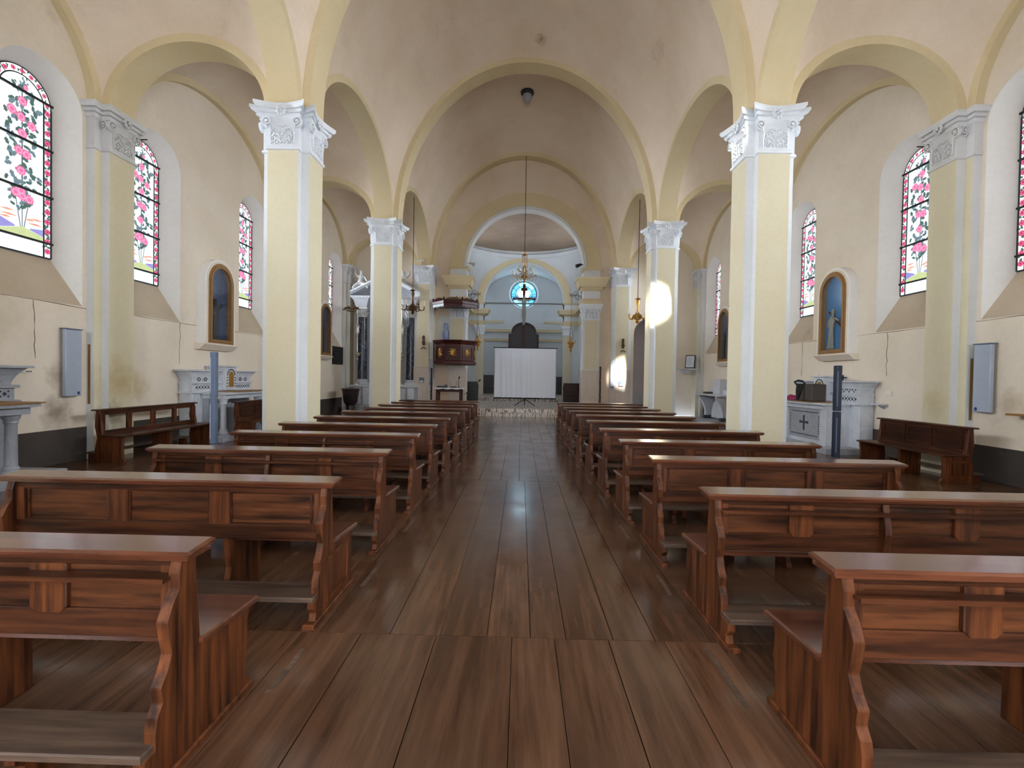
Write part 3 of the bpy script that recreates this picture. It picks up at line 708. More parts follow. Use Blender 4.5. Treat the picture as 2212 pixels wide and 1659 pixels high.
# ---------------------------------------------------------------- presbytery: platform, side walls, dome, inner arch, apse
HX = 3.35
pf = MB()
pf.chbox(-3.0, 3.0, 17.75, 32.2, 0.0, 0.14, .012); pf.chbox(-3.0, 3.0, 18.15, 32.2, 0.14, 0.28, .012); pf.chbox(-3.3, 3.3, 23.6, 32.2, .28, .44, .012)
o = pf.build('floor', 'marble_step'); tag(o, 'veined marble steps and platform of the chancel', kind='structure')
MB().box(-3.6, 3.6, 18.3, 33, -.1, 0.27).build('platform_base', 'marble_step', o)
IY = 28.4
for s, sn in ((-1, 'left'), (1, 'right')):
    mb = MB(); xa, xb = sorted((s * HX + .09, s * (HX + .3) + .09))
    mb.box(xa, xb, WY + .5, 33, 0, 9.2); o = mb.build('wall_chancel_' + sn, 'apse_white'); tag(o, 'pale side wall of the chancel, %s side' % sn, kind='structure')
    # pier of inner arch with pilaster and cornice
    x0, x1 = sorted((CXC + s * 2.46, CXC + s * 3.4))
    e = empty('pilaster'); tag(e, 'inner arch pilaster with blue white capital, %s side of the chancel' % sn, 'pilaster', None, 'structure')
    MB().box(x0, x1, IY, IY + .6, 0.4, 6.055).build('shaft', 'apse_white', e)
    a, b_ = sorted((CXC + s * 2.44, CXC + s * 2.9)); MB().box(a, b_, IY - .08, IY + .1, .4, 4.1).build('shaft_face', 'pier_yellow', e)
    cap = MB(); entab(cap, a, b_, IY - .08, IY + .6, ((4.1, 4.16, .03, .03, 0), (4.16, 4.5, .0, .06, 0), (4.5, 4.66, .10, .13, 0))); cap = cap.build('capital', 'stucco_white', e)
    for xx, an in ((a, -3 * PI / 4), (b_, -PI / 4)): link('volute', VOL, cap, (xx, IY - .13, 4.46), (0, 0, 0), (1 if xx == b_ else -1, 1, 1))
    en = MB(); entab(en, x0, x1, IY - .08, IY + .6, ((4.66, 4.95, .0, .05, 0), (4.95, 5.25, .0, .0, 1), (5.25, 5.34, .05, .12, 0), (5.34, 5.56, .26, .36, 0), (5.56, 5.62, .38, .38, 0), (5.62, 5.98, 0, 0, 1), (5.98, 6.06, .05, .08, 0))); en.build('entablature', ['arch_yellow', 'apse_white'], e)
    # cornice run along the side wall
    mb = MB(); xa, xb = sorted((s * HX + .09, s * (HX - .3) + .09)); mb.box(xa, xb, WY + .5, IY, 5.36, 5.6); mb.box(*sorted((s * HX + .09, s * (HX - .05) + .09)), WY + .5, IY, 4.7, 4.95)
    mb.build('cornice', 'arch_yellow', e)
# glowing panes added to brighten chancel and apse, out of sight from the nave
for s, sn in ((-1, 'left'), (1, 'right')):
    for j, (ya, yb, za, zb) in enumerate(((22.2, 23.8, 5.9, 8.2), (24.6, 26.2, 5.9, 8.2), (29.3, 31.4, 5.9, 7.4))):
        wnum += 1
        a, b_ = sorted((s * (HX - .03) + .09, s * HX + .09)); o = MB().box(a, b_, ya, yb, za, zb).build('window_%d' % wnum, 'chancel_fill_glow'); tag(o, 'unseen glowing pane added to light the chancel, %s wall, %s' % (sn, ['nearer the arch', 'nearer the apse', 'inside the apse'][j]), kind='structure')
        f = MB()
        for k in range(3): f.box(a - .01, b_ + .01, ya + (yb - ya) * (k / 2) - .03, ya + (yb - ya) * (k / 2) + .03, za, zb)
        f.box(a - .01, b_ + .01, ya, yb, (za + zb) / 2 - .03, (za + zb) / 2 + .03); f.build('glazing_bar', 'iron', o)
# arch wall carrying the dome (near and far), pendentives and ring
mb = MB(); P = lambda t, z, d: (t, IY + d, z)
arched_panel(mb, -4, 4, 6.06, 9.3, [(CXC, 2.46, 6.06, 2.46, 6.06, None, .6)], P, n=24)
o = mb.build('wall_apse_arch', ['apse_white', 'reveal_white', 'apse_white'], smooth=.5); tag(o, 'pale inner arch wall in front of the apse', kind='structure')
rg = MB(); path = [((CXC - 2.46 * math.cos(PI * k / 28), IY, 6.06 + 2.46 * math.sin(PI * k / 28)), (-math.cos(PI * k / 28), 0, math.sin(PI * k / 28)), (0, -1, 0)) for k in range(29)]
rg.ring_sweep(path, [(.02, 0), (.45, 0), (.45, .06), (.02, .06)]); rg.build('arch_band', 'arch_yellow', o, .5)
dm = MB(); dc = ((CXC), (WY + .5 + IY) / 2); RD = (IY - WY - .5) / 2
n = 40
dm.stack([[(dc[0] + r * math.cos(2 * PI * k / n), dc[1] + r * math.sin(2 * PI * k / n), z) for k in range(n)] for r, z in
          ((RD, 8.72), (RD - .10, 8.76), (RD - .18, 8.95), (RD - .06, 9.02), (RD - .06, 9.16))], 0, cap=False)
dm.stack([[(dc[0] + RD * .985 * math.cos(t) * math.cos(2 * PI * k / n), dc[1] + RD * .985 * math.cos(t) * math.sin(2 * PI * k / n), 9.16 + 3.2 * math.sin(t)) for k in range(n)] for t in [PI / 2 * i / 10 * .99 for i in range(11)]], 1)
o = dm.build('ceiling', ['apse_white', 'dome_tan'], smooth=.6); tag(o, 'brown ribbed dome on a round cornice above the chancel', kind='structure')
for k in range(8):
    rb = MB(); a = 2 * PI * (k + .5) / 8; rings = []
    for i in range(9):
        t = PI / 2 * i / 10; rr = RD * .975 * math.cos(t); z = 9.18 + 3.17 * math.sin(t); wv = .22 * math.cos(t) + .05
        c, s = math.cos(a), math.sin(a)
        rings.append([(dc[0] + rr * c - wv * s, dc[1] + rr * s + wv * c, z), (dc[0] + rr * c + wv * s, dc[1] + rr * s - wv * c, z), (dc[0] + (rr + .06) * c + wv * s, dc[1] + (rr + .06) * s - wv * c, z + .03), (dc[0] + (rr + .06) * c - wv * s, dc[1] + (rr + .06) * s + wv * c, z + .03)])
    rb.stack(rings); rb.build('dome_rib', 'arch_yellow', o, .5)
pd = MB()      # pendentive plane closing the square under the ring
for k in range(n):
    a0, a1 = 2 * PI * k / n, 2 * PI * (k + 1) / n
    def sqp(a): q_ = 1 / max(abs(math.cos(a)), abs(math.sin(a))); return (dc[0] + (RD + .02) * q_ * math.cos(a), dc[1] + (RD + .02) * q_ * math.sin(a), 8.72 - 2.6 * (q_ - 1) / .414)
    pd.add([(dc[0] + RD * math.cos(a0), dc[1] + RD * math.sin(a0), 8.72), (dc[0] + RD * math.cos(a1), dc[1] + RD * math.sin(a1), 8.72), sqp(a1), sqp(a0)], [(0, 1, 2, 3)])
pd.build('pendentive', 'apse_white', o, .8)
# apse end: wall with round window, barrel ceiling
EY = 32.2
mb = MB(); n = 32; WC, WR = (0.09, 7.28), 1.02
ring = [(WC[0] + (WR) * math.cos(2 * PI * k / n), WC[1] + WR * math.sin(2 * PI * k / n)) for k in range(n)]
sq = []
for k in range(n):
    a = 2 * PI * k / n; q_ = 1 / max(abs(math.cos(a)), abs(math.sin(a))); sq.append((WC[0] + 1.4 * q_ * math.cos(a), WC[1] + 1.4 * q_ * math.sin(a)))
Pq = lambda a, b_, d: (a, EY + d, b_)
mb.add([Pq(a, b_, 0) for a, b_ in ring + sq], [(k, (k + 1) % n, n + (k + 1) % n, n + k) for k in range(n)], 0)
ri = [(WC[0] + .88 * math.cos(2 * PI * k / n), WC[1] + .88 * math.sin(2 * PI * k / n)) for k in range(n)]
mb.add([Pq(a, b_, 0) for a, b_ in ring] + [Pq(a, b_, .3) for a, b_ in ri], [(k, (k + 1) % n, n + (k + 1) % n, n + k) for k in range(n)], 1)
for (x0, x1, z0, z1) in ((-3.6, WC[0] - 1.4, 0, 9.6), (WC[0] + 1.4, 3.8, 0, 9.6), (WC[0] - 1.4, WC[0] + 1.4, 0, WC[1] - 1.4), (WC[0] - 1.4, WC[0] + 1.4, WC[1] + 1.4, 9.6)):
    mb.add([Pq(x0, z0, 0), Pq(x1, z0, 0), Pq(x1, z1, 0), Pq(x0, z1, 0)], [(0, 1, 2, 3)], 0)
o = mb.build('wall_apse', ['apse_white', 'reveal_white']); tag(o, 'pale blue grey end wall of the apse with a round window', kind='structure')
mb = MB()
for (x0, x1, z0, z1, d) in ((-3.3, 3.5, 4.72, 4.82, .06), (-3.3, 3.5, 4.62, 4.72, .14), (-3.3, 3.5, 3.98, 4.16, .06), (-3.3, -1.3, 5.24, 5.4, .06), (1.5, 3.5, 5.24, 5.4, .06)): mb.box(x0, x1, EY - d, EY, z0, z1)
mb.build('string_course', 'arch_yellow', o)
mb = MB(); rr = 3.35
mb.stack([[(CXC + rr * math.cos(PI * k / 20), y, 5.9 + 2.75 * math.sin(PI * k / 20)) for k in range(21)] + [(CXC - rr, y, 9.5), (CXC + rr, y, 9.5)] for y in (IY + .6, EY + .02)], 0, False)
o = mb.build('ceiling', 'apse_white', smooth=.5); tag(o, 'pale barrel vault over the apse', kind='structure')
# round stained window
e = empty('window_15', (WC[0], EY + .26, WC[1])); tag(e, 'round blue stained glass window high in the apse wall', kind='structure')
def sector(r0, r1, a0, a1, m_, n=6):
    p = [(r1 * math.cos(a0 + (a1 - a0) * k / n), r1 * math.sin(a0 + (a1 - a0) * k / n)) for k in range(n + 1)]
    p += [(r0 * math.cos(a1 - (a1 - a0) * k / n), r0 * math.sin(a1 - (a1 - a0) * k / n)) for k in range(n + 1)]
    return MB().prism(p, 'y', 0, .01).build('pane', m_, e)
for k in range(12): sector(.58, .86, 2 * PI * k / 12 + .01, 2 * PI * (k + 1) / 12 - .01, ['round_blue', 'round_cyan'][(k * 5 // 3) % 2])
for k in range(8): sector(.41, .56, 2 * PI * k / 8 + .012, 2 * PI * (k + 1) / 8 - .012, ['round_cyan', 'round_blue', 'round_cyan'][k % 3])
for k in range(4): sector(.02, .39, PI / 2 * k + .02, PI / 2 * (k + 1) - .02, 'round_white')
ld = MB()
for r in (.4, .57, .87): ld.ring_sweep([((r * math.cos(2 * PI * k / 32), -.005, r * math.sin(2 * PI * k / 32)), (math.cos(2 * PI * k / 32), 0, math.sin(2 * PI * k / 32)), (0, -1, 0)) for k in range(32)], [(-.018, 0), (.018, 0), (.018, .02), (-.018, .02)], 0, True)
for a in [PI / 6 * k for k in range(12)]: ld.tube([(.57 * math.cos(a), -.01, .57 * math.sin(a)), (.87 * math.cos(a), -.01, .87 * math.sin(a))], .012, 4)
ld.box(-.87, .87, -.03, -.005, -.16, -.13); ld.box(-.018, .018, -.03, -.005, .1, .87)
ld.build('lead_line', 'lead', e); MB().lathe([(.9, 0), (.9, .02)], n=32).build('outer_frame', 'lead', e, loc=(0, .03, 0)).rotation_euler = (-PI / 2, 0, 0)

# ---------------------------------------------------------------- pews
PL = 2.2
def pew_profile(k0):
    """outline of a pew end, (v, z): v runs from the kneeler edge towards the altar"""
    return [(k0 + .02, 0), (.79, 0), (.79, .05), (.765, .07), (.765, .16), (.785, .24), (.775, .34), (.80, .40), (.80, .425),
            (.44, .445), (.425, .62), (.41, .80), (.33, .815), (.315, .76), (.315, .70), (.285, .66), (.255, .60), (.265, .53), (.28, .47),
            (.255, .41), (.225, .37), (.235, .31), (.21, .27), (.20, .22), (.20, .156), (k0 + .012, .156), (k0 + .01, .11), (k0 + .04, .075), (k0 + .03, .04)]
def chamf_board(mb, x0, x1, y0, y1, z0, z1, tilt=0.0, c=.008, mat=0):
    o = len(mb.v); mb.chbox(x0, x1, y0, y1, z0, z1, c, mat)
    for i in range(o, len(mb.v)):
        x, y, z = mb.v[i]; mb.v[i] = (x, y, z + (y - y0) * tilt)
PEWM = {}
def pew_meshes(style, side):
    R = []; k0, k1 = (.14, .36) if side < 0 else (.09, .30)
    L = PL / 2
    for s in (-1, 1):
        x = s * (L - .07)
        mb = MB().prism(pew_profile(k0), 'x', x - .022, x + .022)
        R.append(('end_panel', mb.mesh('end_panel', ['pew_end'], bevel=.004), None))
        if style == 'A':
            xo = x + s * .022
            a, b_ = sorted((xo, xo + s * .007))
            pn = MB()
            for (v0, v1, z0, z1) in ((.33, .70, .07, .10), (.33, .70, .33, .36), (.33, .36, .10, .33), (.67, .70, .10, .33)): pn.box(a, b_, v0, v1, z0, z1)
            R.append(('end_moulding', pn.mesh('end_moulding', ['pew_end']), 'end_panel' if s < 0 else 'end_panel2'))
    # foot runners
    for s in (-1, 1):
        x = s * (L - .07); R.append(('runner', MB().chbox(x - .035, x + .035, k0 - .02, .80, 0, .03, .006).mesh('runner', ['pew_end']), None))
    # book rest
    mb = MB(); chamf_board(mb, -L, L, .30, .46, .825, .848, .09, .010); mb.box(-L + .012, L - .012, .312, .45, .812, .826)
    R.append(('book_rest', mb.mesh('book_rest', ['pew_top']), None))
    seat = MB(); chamf_board(seat, -L + .03, L - .03, .43, .84, .425, .452, -.05, .008); R.append(('seat', seat.mesh('seat', ['pew_top']), None))
    kn = MB(); kn.chbox(-L + .052, L - .052, k0, k1, .156, .183, .006); R.append(('kneeler', kn.mesh('kneeler', ['pew_worn']), None))
    br = MB()
    for x in (-L / 2, 0, L / 2):
        br.prism([(k0 + .03, 0), (k1, 0), (k1, .155), (k0 + .02, .155), (k0 + .02, .12), (k0 + .055, .09), (k0 + .05, .05), (k0 + .03, .03)], 'x', x - .02, x + .02)
        R.append(('kneeler_bracket', br.mesh('kneeler_bracket', ['pew_end'], bevel=.003), None)); br = MB()
    # middle supports
    if style == 'B':
        mb = MB().prism([(.22, 0), (.74, 0), (.74, .40), (.44, .43), (.40, .80), (.335, .80), (.30, .62), (.33, .45), (.25, .3)], 'x', -.02, .02)
        R.append(('middle_support', mb.mesh('middle_support', ['pew_end'], bevel=.003), None))
    else:
        for x in (-L / 3, L / 3):
            mb = MB().prism([(.34, 0), (.74, 0), (.74, .41), (.40, .43), (.385, .47), (.36, .47), (.40, .25)], 'x', x - .02, x + .02)
            R.append(('middle_support', mb.mesh('middle_support', ['pew_end'], bevel=.003), None))
    x0, x1 = -L + .09, L - .09
    if style == 'A':
        rl = MB()
        rl.box(x0, x1, .345, .375, .765, .815); rl.box(x0, x1, .335, .375, .47, .56)
        k = 3; wdt = (x1 - x0) / k
        R.append(('back_rail', rl.mesh('back_rail', ['pew_board'], bevel=.004), None))
        for i in range(k + 1):
            xc = x0 + i * wdt; a = .07 if 0 < i < k else .05
            st = MB().box(max(x0, xc - a), min(x1, xc + a), .343, .375, .555, .77)
            R.append(('stile', st.mesh('stile', ['pew_end'], bevel=.003), None))
        for i in range(k):
            p = MB(); a, b_ = x0 + i * wdt + .055, x0 + (i + 1) * wdt - .055
            p.box(a, b_, .362, .374, .55, .78)
            q = MB()
            for (xa, xb, za, zb) in ((a, b_, .555, .567), (a, b_, .757, .769), (a + .012, a + .024, .567, .757), (b_ - .024, b_ - .012, .567, .757)): q.box(xa, xb, .352, .363, za, zb)
            R.append(('back_panel', p.mesh('back_panel', ['pew_panel']), None)); R.append(('panel_bead', q.mesh('panel_bead', ['pew_board']), 'back_panel'))
    else:
        rl = MB(); rl.box(x0, x1, .35, .375, .775, .82); rl.box(x0, x1, .345, .375, .49, .60)
        R.append(('back_rail', rl.mesh('back_rail', ['pew_board'], bevel=.004), None))
        sh = MB(); sh.chbox(x0 - .01, x1 + .01, .275, .36, .738, .752, .004); sh.box(x0 - .01, x1 + .01, .273, .283, .737, .756)
        R.append(('book_shelf', sh.mesh('book_shelf', ['pew_board']), None))
        k = 4; wdt = (x1 - x0) / k
        for i in range(1, k):
            if i == 2: continue
            xc = x0 + i * wdt
            st = MB().prism([(xc - .075, .78), (xc + .075, .78), (xc + .075, .605), (xc + .05, .58), (xc - .05, .58), (xc - .075, .605)], 'y', .340, .372)
            R.append(('stile', st.mesh('stile', ['pew_end'], bevel=.004), None))
        for i in range(k):
            a, b_ = x0 + i * wdt, x0 + (i + 1) * wdt
            R.append(('back_panel', MB().box(a + .005, b_ - .005, .362, .374, .595, .78).mesh('back_panel', ['pew_panel']), None))
        for s in (-1, 1):
            st = MB().box(s * (L - .115) - .03, s * (L - .115) + .03, .345, .372, .59, .78)
            R.append(('stile', st.mesh('stile', ['pew_end'], bevel=.003), None))
    return R
def make_pew(style, loc, label, rz=0.0, group='pews facing the chancel'):
    key = (style, loc[0] < 0)
    if key not in PEWM: PEWM[key] = pew_meshes(style, -1 if loc[0] < 0 else 1)
    e = empty('pew', loc, rz); last = {}
    ends = []
    for nm, me, par in PEWM[key]:
        if nm == 'end_moulding': p = ends[-1]
        elif par: p = last[par]
        else: p = e
        o = link(nm, me, p); last[nm] = o
        if nm == 'end_panel': ends.append(o)
    tag(e, label, 'pew', group); return e
LY = [1.905, 3.08, 4.26, 5.45, 6.5, 7.55, 8.7, 9.75, 10.8, 11.85, 12.75]
RY = [1.90, 3.01, 4.20, 5.30, 6.45, 7.62, 8.75, 9.75, 10.75, 11.75, 12.8]
LX = [1.29, 1.21, 1.20, 1.195, 1.18, 1.16, 1.16, 1.13, 1.125, 1.12, 1.15]
RX = [1.16, 1.14, 1.13, 1.10, 1.075, 1.06, 1.03, 1.0, .985, .965, .955]
LS = 'BABBABAAAAA'; RS = 'BBAAAABAAAA'
ORD = ['nearest', 'second', 'third', 'fourth', 'fifth', 'sixth', 'seventh', 'eighth', 'ninth', 'tenth', 'last']
for side, ysr, xsr, sty, sn in ((-1, LY, LX, LS, 'left'), (1, RY, RX, RS, 'right')):
    for i in range(11):
        st = 'three framed panels' if sty[i] == 'A' else 'a book shelf'
        make_pew(sty[i], (side * (xsr[i] + PL / 2), ysr[i] - .46, 0), 'brown wooden pew with %s on its back, %s row %s of the aisle' % (st, ORD[i], sn))
# hymn numbers / small white strip stuck under some book rests is wear only
# ---------------------------------------------------------------- benches along the aisle walls (face the nave)
def make_bench(label, loc, rz, open_back, L=2.3, kneel=True):
    e = empty('bench', loc, rz); h = L / 2
    for s in (-1, 1):
        x = s * (h - .05)
        MB().prism([(.0, 0), (.50, 0), (.50, .04), (.46, .08), (.45, .25), (.47, .41), (.12, .43), (.09, .62), (.07, .85), (.0, .86), (-.02, .6), (.02, .4), (-.02, .2)], 'x', x - .025, x + .025).build('end_panel', 'pew_end', e, bevel=.004)
        if not open_back: 
            pn = MB(); a, b_ = sorted((x + s * .025, x + s * .031))
            for (v0, v1, z0, z1) in ((.10, .40, .08, .11), (.10, .40, .32, .35), (.10, .13, .11, .32), (.37, .40, .11, .32)): pn.box(a, b_, v0, v1, z0, z1)
            pn.build('end_moulding', 'pew_end', e)
    mb = MB(); chamf_board(mb, -h, h, .07, .50, .42, .45, 0, .008); mb.build('seat', 'pew_board', e)
    mb = MB(); chamf_board(mb, -h - .02, h + .02, -.04, .10, .855, .88, 0, .008); mb.build('top_rail', 'pew_board', e)
    MB().box(-h + .05, h - .05, .06, .10, .44, .52).build('bottom_rail', 'pew_board', e)
    if open_back:
        MB().box(-h + .05, h - .05, .04, .075, .78, .86).build('upper_rail', 'pew_board', e)
        for i in range(5):
            x = -h + .07 + i * (2 * h - .14) / 4; MB().box(x - .045, x + .045, .045, .085, .5, .80).build('slat', 'pew_end', e)
    else:
        MB().box(-h + .05, h - .05, .055, .075, .5, .86).build('back_board', 'pew_dark', e)
        for i in range(3):
            a, b_ = -h + .1 + i * (2 * h - .2) / 3 + .03, -h + .1 + (i + 1) * (2 * h - .2) / 3 - .03
            q = MB()
            for (xa, xb, za, zb) in ((a, b_, .53, .548), (a, b_, .80, .818), (a, a + .018, .548, .80), (b_ - .018, b_, .548, .80)): q.box(xa, xb, .075, .088, za, zb)
            q.build('panel_bead', 'pew_board', e)
    MB().box(-.03, .03, .08, .42, 0, .42).build('middle_leg', 'pew_end', e)
    if kneel: MB().chbox(-h + .05, h - .05, -.22, -.04, .13, .155, .005).build('kneeler', 'pew_worn', e)
    for s in (-1, 1) if kneel else (): MB().box(s * (h - .12) - .02, s * (h - .12) + .02, -.2, -.05, 0, .13).build('kneeler_bracket', 'pew_end', e)
    tag(e, label, 'bench', 'benches in the aisles'); return e
# local +y is the seat front; rz=-90 turns it to +x (left wall), +90 to -x (right wall)
make_bench('slatted open back wooden bench under the left grey heater', (-7.10, 8.70, 0), -PI / 2 - 0.02, True, 2.25)
make_bench('dark panelled wooden bench in the right aisle beside the side altar', (6.98, 8.15, 0), PI / 2 + 0.04, False, 1.75)
make_bench('brown panelled bench in front of the left side altar', (-6.42, 11.2, 0), -PI / 2, False, 2.0, False)
# ---------------------------------------------------------------- side altars
def frieze(mb, x, y0, y1, z0, z1, s, n, kind):
    """inlaid pattern pieces on a face looking along s*x"""
    def q(y, z, r, k):
        a, b_ = sorted((x, x + s * .004)); pts = [(y + r * math.cos(2 * PI * i / k), z + r * math.sin(2 * PI * i / k)) for i in range(k)]
        mb.prism(pts, 'x', a, b_)
    zm = (z0 + z1) / 2; w_ = (y1 - y0) / n
    for i in range(n):
        y = y0 + (i + .5) * w_
        if kind == 'flower':
            for k in range(6): q(y + .045 * math.cos(k * PI / 3), zm - .02 + .035 * math.sin(k * PI / 3), .018, 5)
            for k in (-1, 0, 1): q(y + k * .045, zm + .075 - abs(k) * .015, .014, 4)
        elif kind == 'lattice':
            q(y, zm, .032, 4); q(y + w_ / 2, zm + .035, .016, 4); q(y + w_ / 2, zm - .035, .016, 4)
        elif kind == 'dot': q(y, zm, .016, 6)
        elif kind == 'star':
            for k in range(4): q(y + .045 * math.cos(k * PI / 2), zm + .045 * math.sin(k * PI / 2), .022, 4)
def side_altar(label, side, yc, columns, crossfront, mat='marble_white'):
    e = empty('altar', (side * (WX - .016), yc, 0), 0); s = -side      # s: direction towards the nave
    def B(d0, d1, y0, y1, z0, z1, c=.0):
        mb = MB(); a, b_ = sorted((s * d0, s * d1))
        return mb.chbox(a, b_, y0, y1, z0, z1, c) if c else mb.box(a, b_, y0, y1, z0, z1)
    B(0, 1.02, -1.15, 1.15, 0, .13, .01).build('step', 'marble_grey', e)
    B(0, .30, -1.1, 1.1, .13, 1.06).build('body', mat, e, bevel=.01)
    for z in (.30, .62): 
        mb = MB()
        for yy in (-1.1, 1.1): mb.box(*sorted((s * 0, s * .303)), yy - .004, yy + .004, z, z + .006)
        mb.build('joint', 'marble_grey', e)
    B(0, .36, -1.14, 1.14, 1.06, 1.10, .008).build('ledge', mat, e)
    B(0, .30, -1.1, 1.1, 1.10, 1.27).build('lower_gradine', mat, e)
    B(0, .35, -1.13, 1.13, 1.27, 1.31, .008).build('ledge', mat, e)
    g = MB(); rings = []
    for z, f in ((1.31, .0), (1.36, .01), (1.44, .05), (1.51, .11), (1.55, .16)):
        a, b_ = s * 0, s * (.27 + f * .5); y = 1.08 + f
        rings.append([(a, -y, z), (b_, -y, z), (b_, y, z), (a, y, z)])
    g.stack(rings).build('upper_gradine', mat, e)
    B(0, .40, -1.28, 1.28, 1.55, 1.585, .008).build('top_ledge', mat, e)
    fz = MB()
    for sg in (-1, 1):
        frieze(fz, s * .300, *sorted((sg * .34, sg * 1.02)), 1.10, 1.27, s, 7, 'lattice'); frieze(fz, s * .285, *sorted((sg * .34, sg * .98)), 1.31, 1.46, s, 3 if columns else 4, 'flower' if not crossfront else 'star')
    fz.build('inlay', 'inlay_dark', e)['kind'] = 'stuff'
    # tabernacle
    tb = B(0, .46, -.22, .22, 1.10, 1.66).build('tabernacle', mat, e, bevel=.008)
    B(0, .50, -.27, .27, 1.66, 1.69, .008).build('cornice', mat, tb)
    pts = [(-.085, 1.18), (.085, 1.18), (.085, 1.47)] + [(.085 * math.cos(PI * k / 8), 1.47 + .085 * math.sin(PI * k / 8)) for k in range(1, 8)] + [(-.085, 1.47)]
    MB().prism(pts, 'x', *sorted((s * .46, s * .472))).build('tabernacle_door', 'gold', tb)
    fz = MB()
    for k in range(14):
        a = PI * k / 13 if k else 0; fz.ball((s * .466, .14 * math.cos(a), 1.47 + .13 * math.sin(a)), .016, 5)
    for sg in (-1, 1):
        for z in (1.2, 1.27, 1.34, 1.41): fz.ball((s * .466, sg * .15, z), .018, 5)
    fz.build('carved_border', 'inlay_dark', tb)
    # table
    B(.25, .95, -.86, .86, 1.03, 1.075, .008).build('table_slab', mat, e); B(.28, .97, -.55, .9, 1.075, 1.092).build('altar_board', 'gold_wood', e)
    B(.30, .86, -.80, .80, .93, 1.03).build('table_apron', mat, e)
    if columns:
        B(.30, .45, -.78, .78, .13, .93).build('table_back', 'marble_grey', e)
        for y in (-.68, .68):
            c = MB().lathe([(.10, .13), (.10, .17), (.085, .19), (.09, .21), (.068, .24), (.062, .80), (.075, .82), (.07, .84), (.09, .88), (.10, .93)], s * .72, y, 16)
            c.build('column', mat, e, .6)
    else:
        B(.30, .78, -.80, .80, .13, .93).build('table_base', mat, e)
        for y in (-.72, .72): B(.78, .83, y - .1, y + .1, .13, .93).build('corner_post', mat, e, bevel=.006)
        B(.78, .80, -.58, .58, .22, .90).build('frontal', 'marble_grey', e)
        fz = MB()
        frieze(fz, s * .80, -.52, .52, .80, .88, s, 22, 'dot'); frieze(fz, s * .80, -.52, .52, .26, .34, s, 22, 'dot')
        for y in (-.54, .54):
            for k in range(8): frieze(fz, s * .80, y - .02, y + .02, .36 + k * .055, .38 + k * .055, s, 1, 'dot')
        a, b_ = sorted((s * .80, s * .808))
        if crossfront:
            MB().prism([(-.025, .40), (.025, .40), (.025, .565), (.14, .565), (.15, .55), (.17, .59), (.15, .63), (.14, .615), (.025, .615), (.025, .72), (.04, .73), (0, .76), (-.04, .73), (-.025, .72), (-.025, .615), (-.14, .615), (-.15, .63), (-.17, .59), (-.15, .55), (-.14, .565), (-.025, .565)], 'x', a, b_).build('inlaid_cross', 'inlay_dark', e)
        fz.build('inlay', 'inlay_dark', e)['kind'] = 'stuff'
    tag(e, label, 'altar', 'marble side altars'); return e
side_altar('white marble side altar with gilded tabernacle door, left aisle, behind the slender column speaker', -1, BC[2], True, False)
side_altar('grey marble side altar cut off by the picture edge, with a round column', -1, BC[1] - .06, True, False, 'marble_grey')
side_altar('white marble side altar with dark inlaid cross, right aisle', 1, BC[2], False, True)
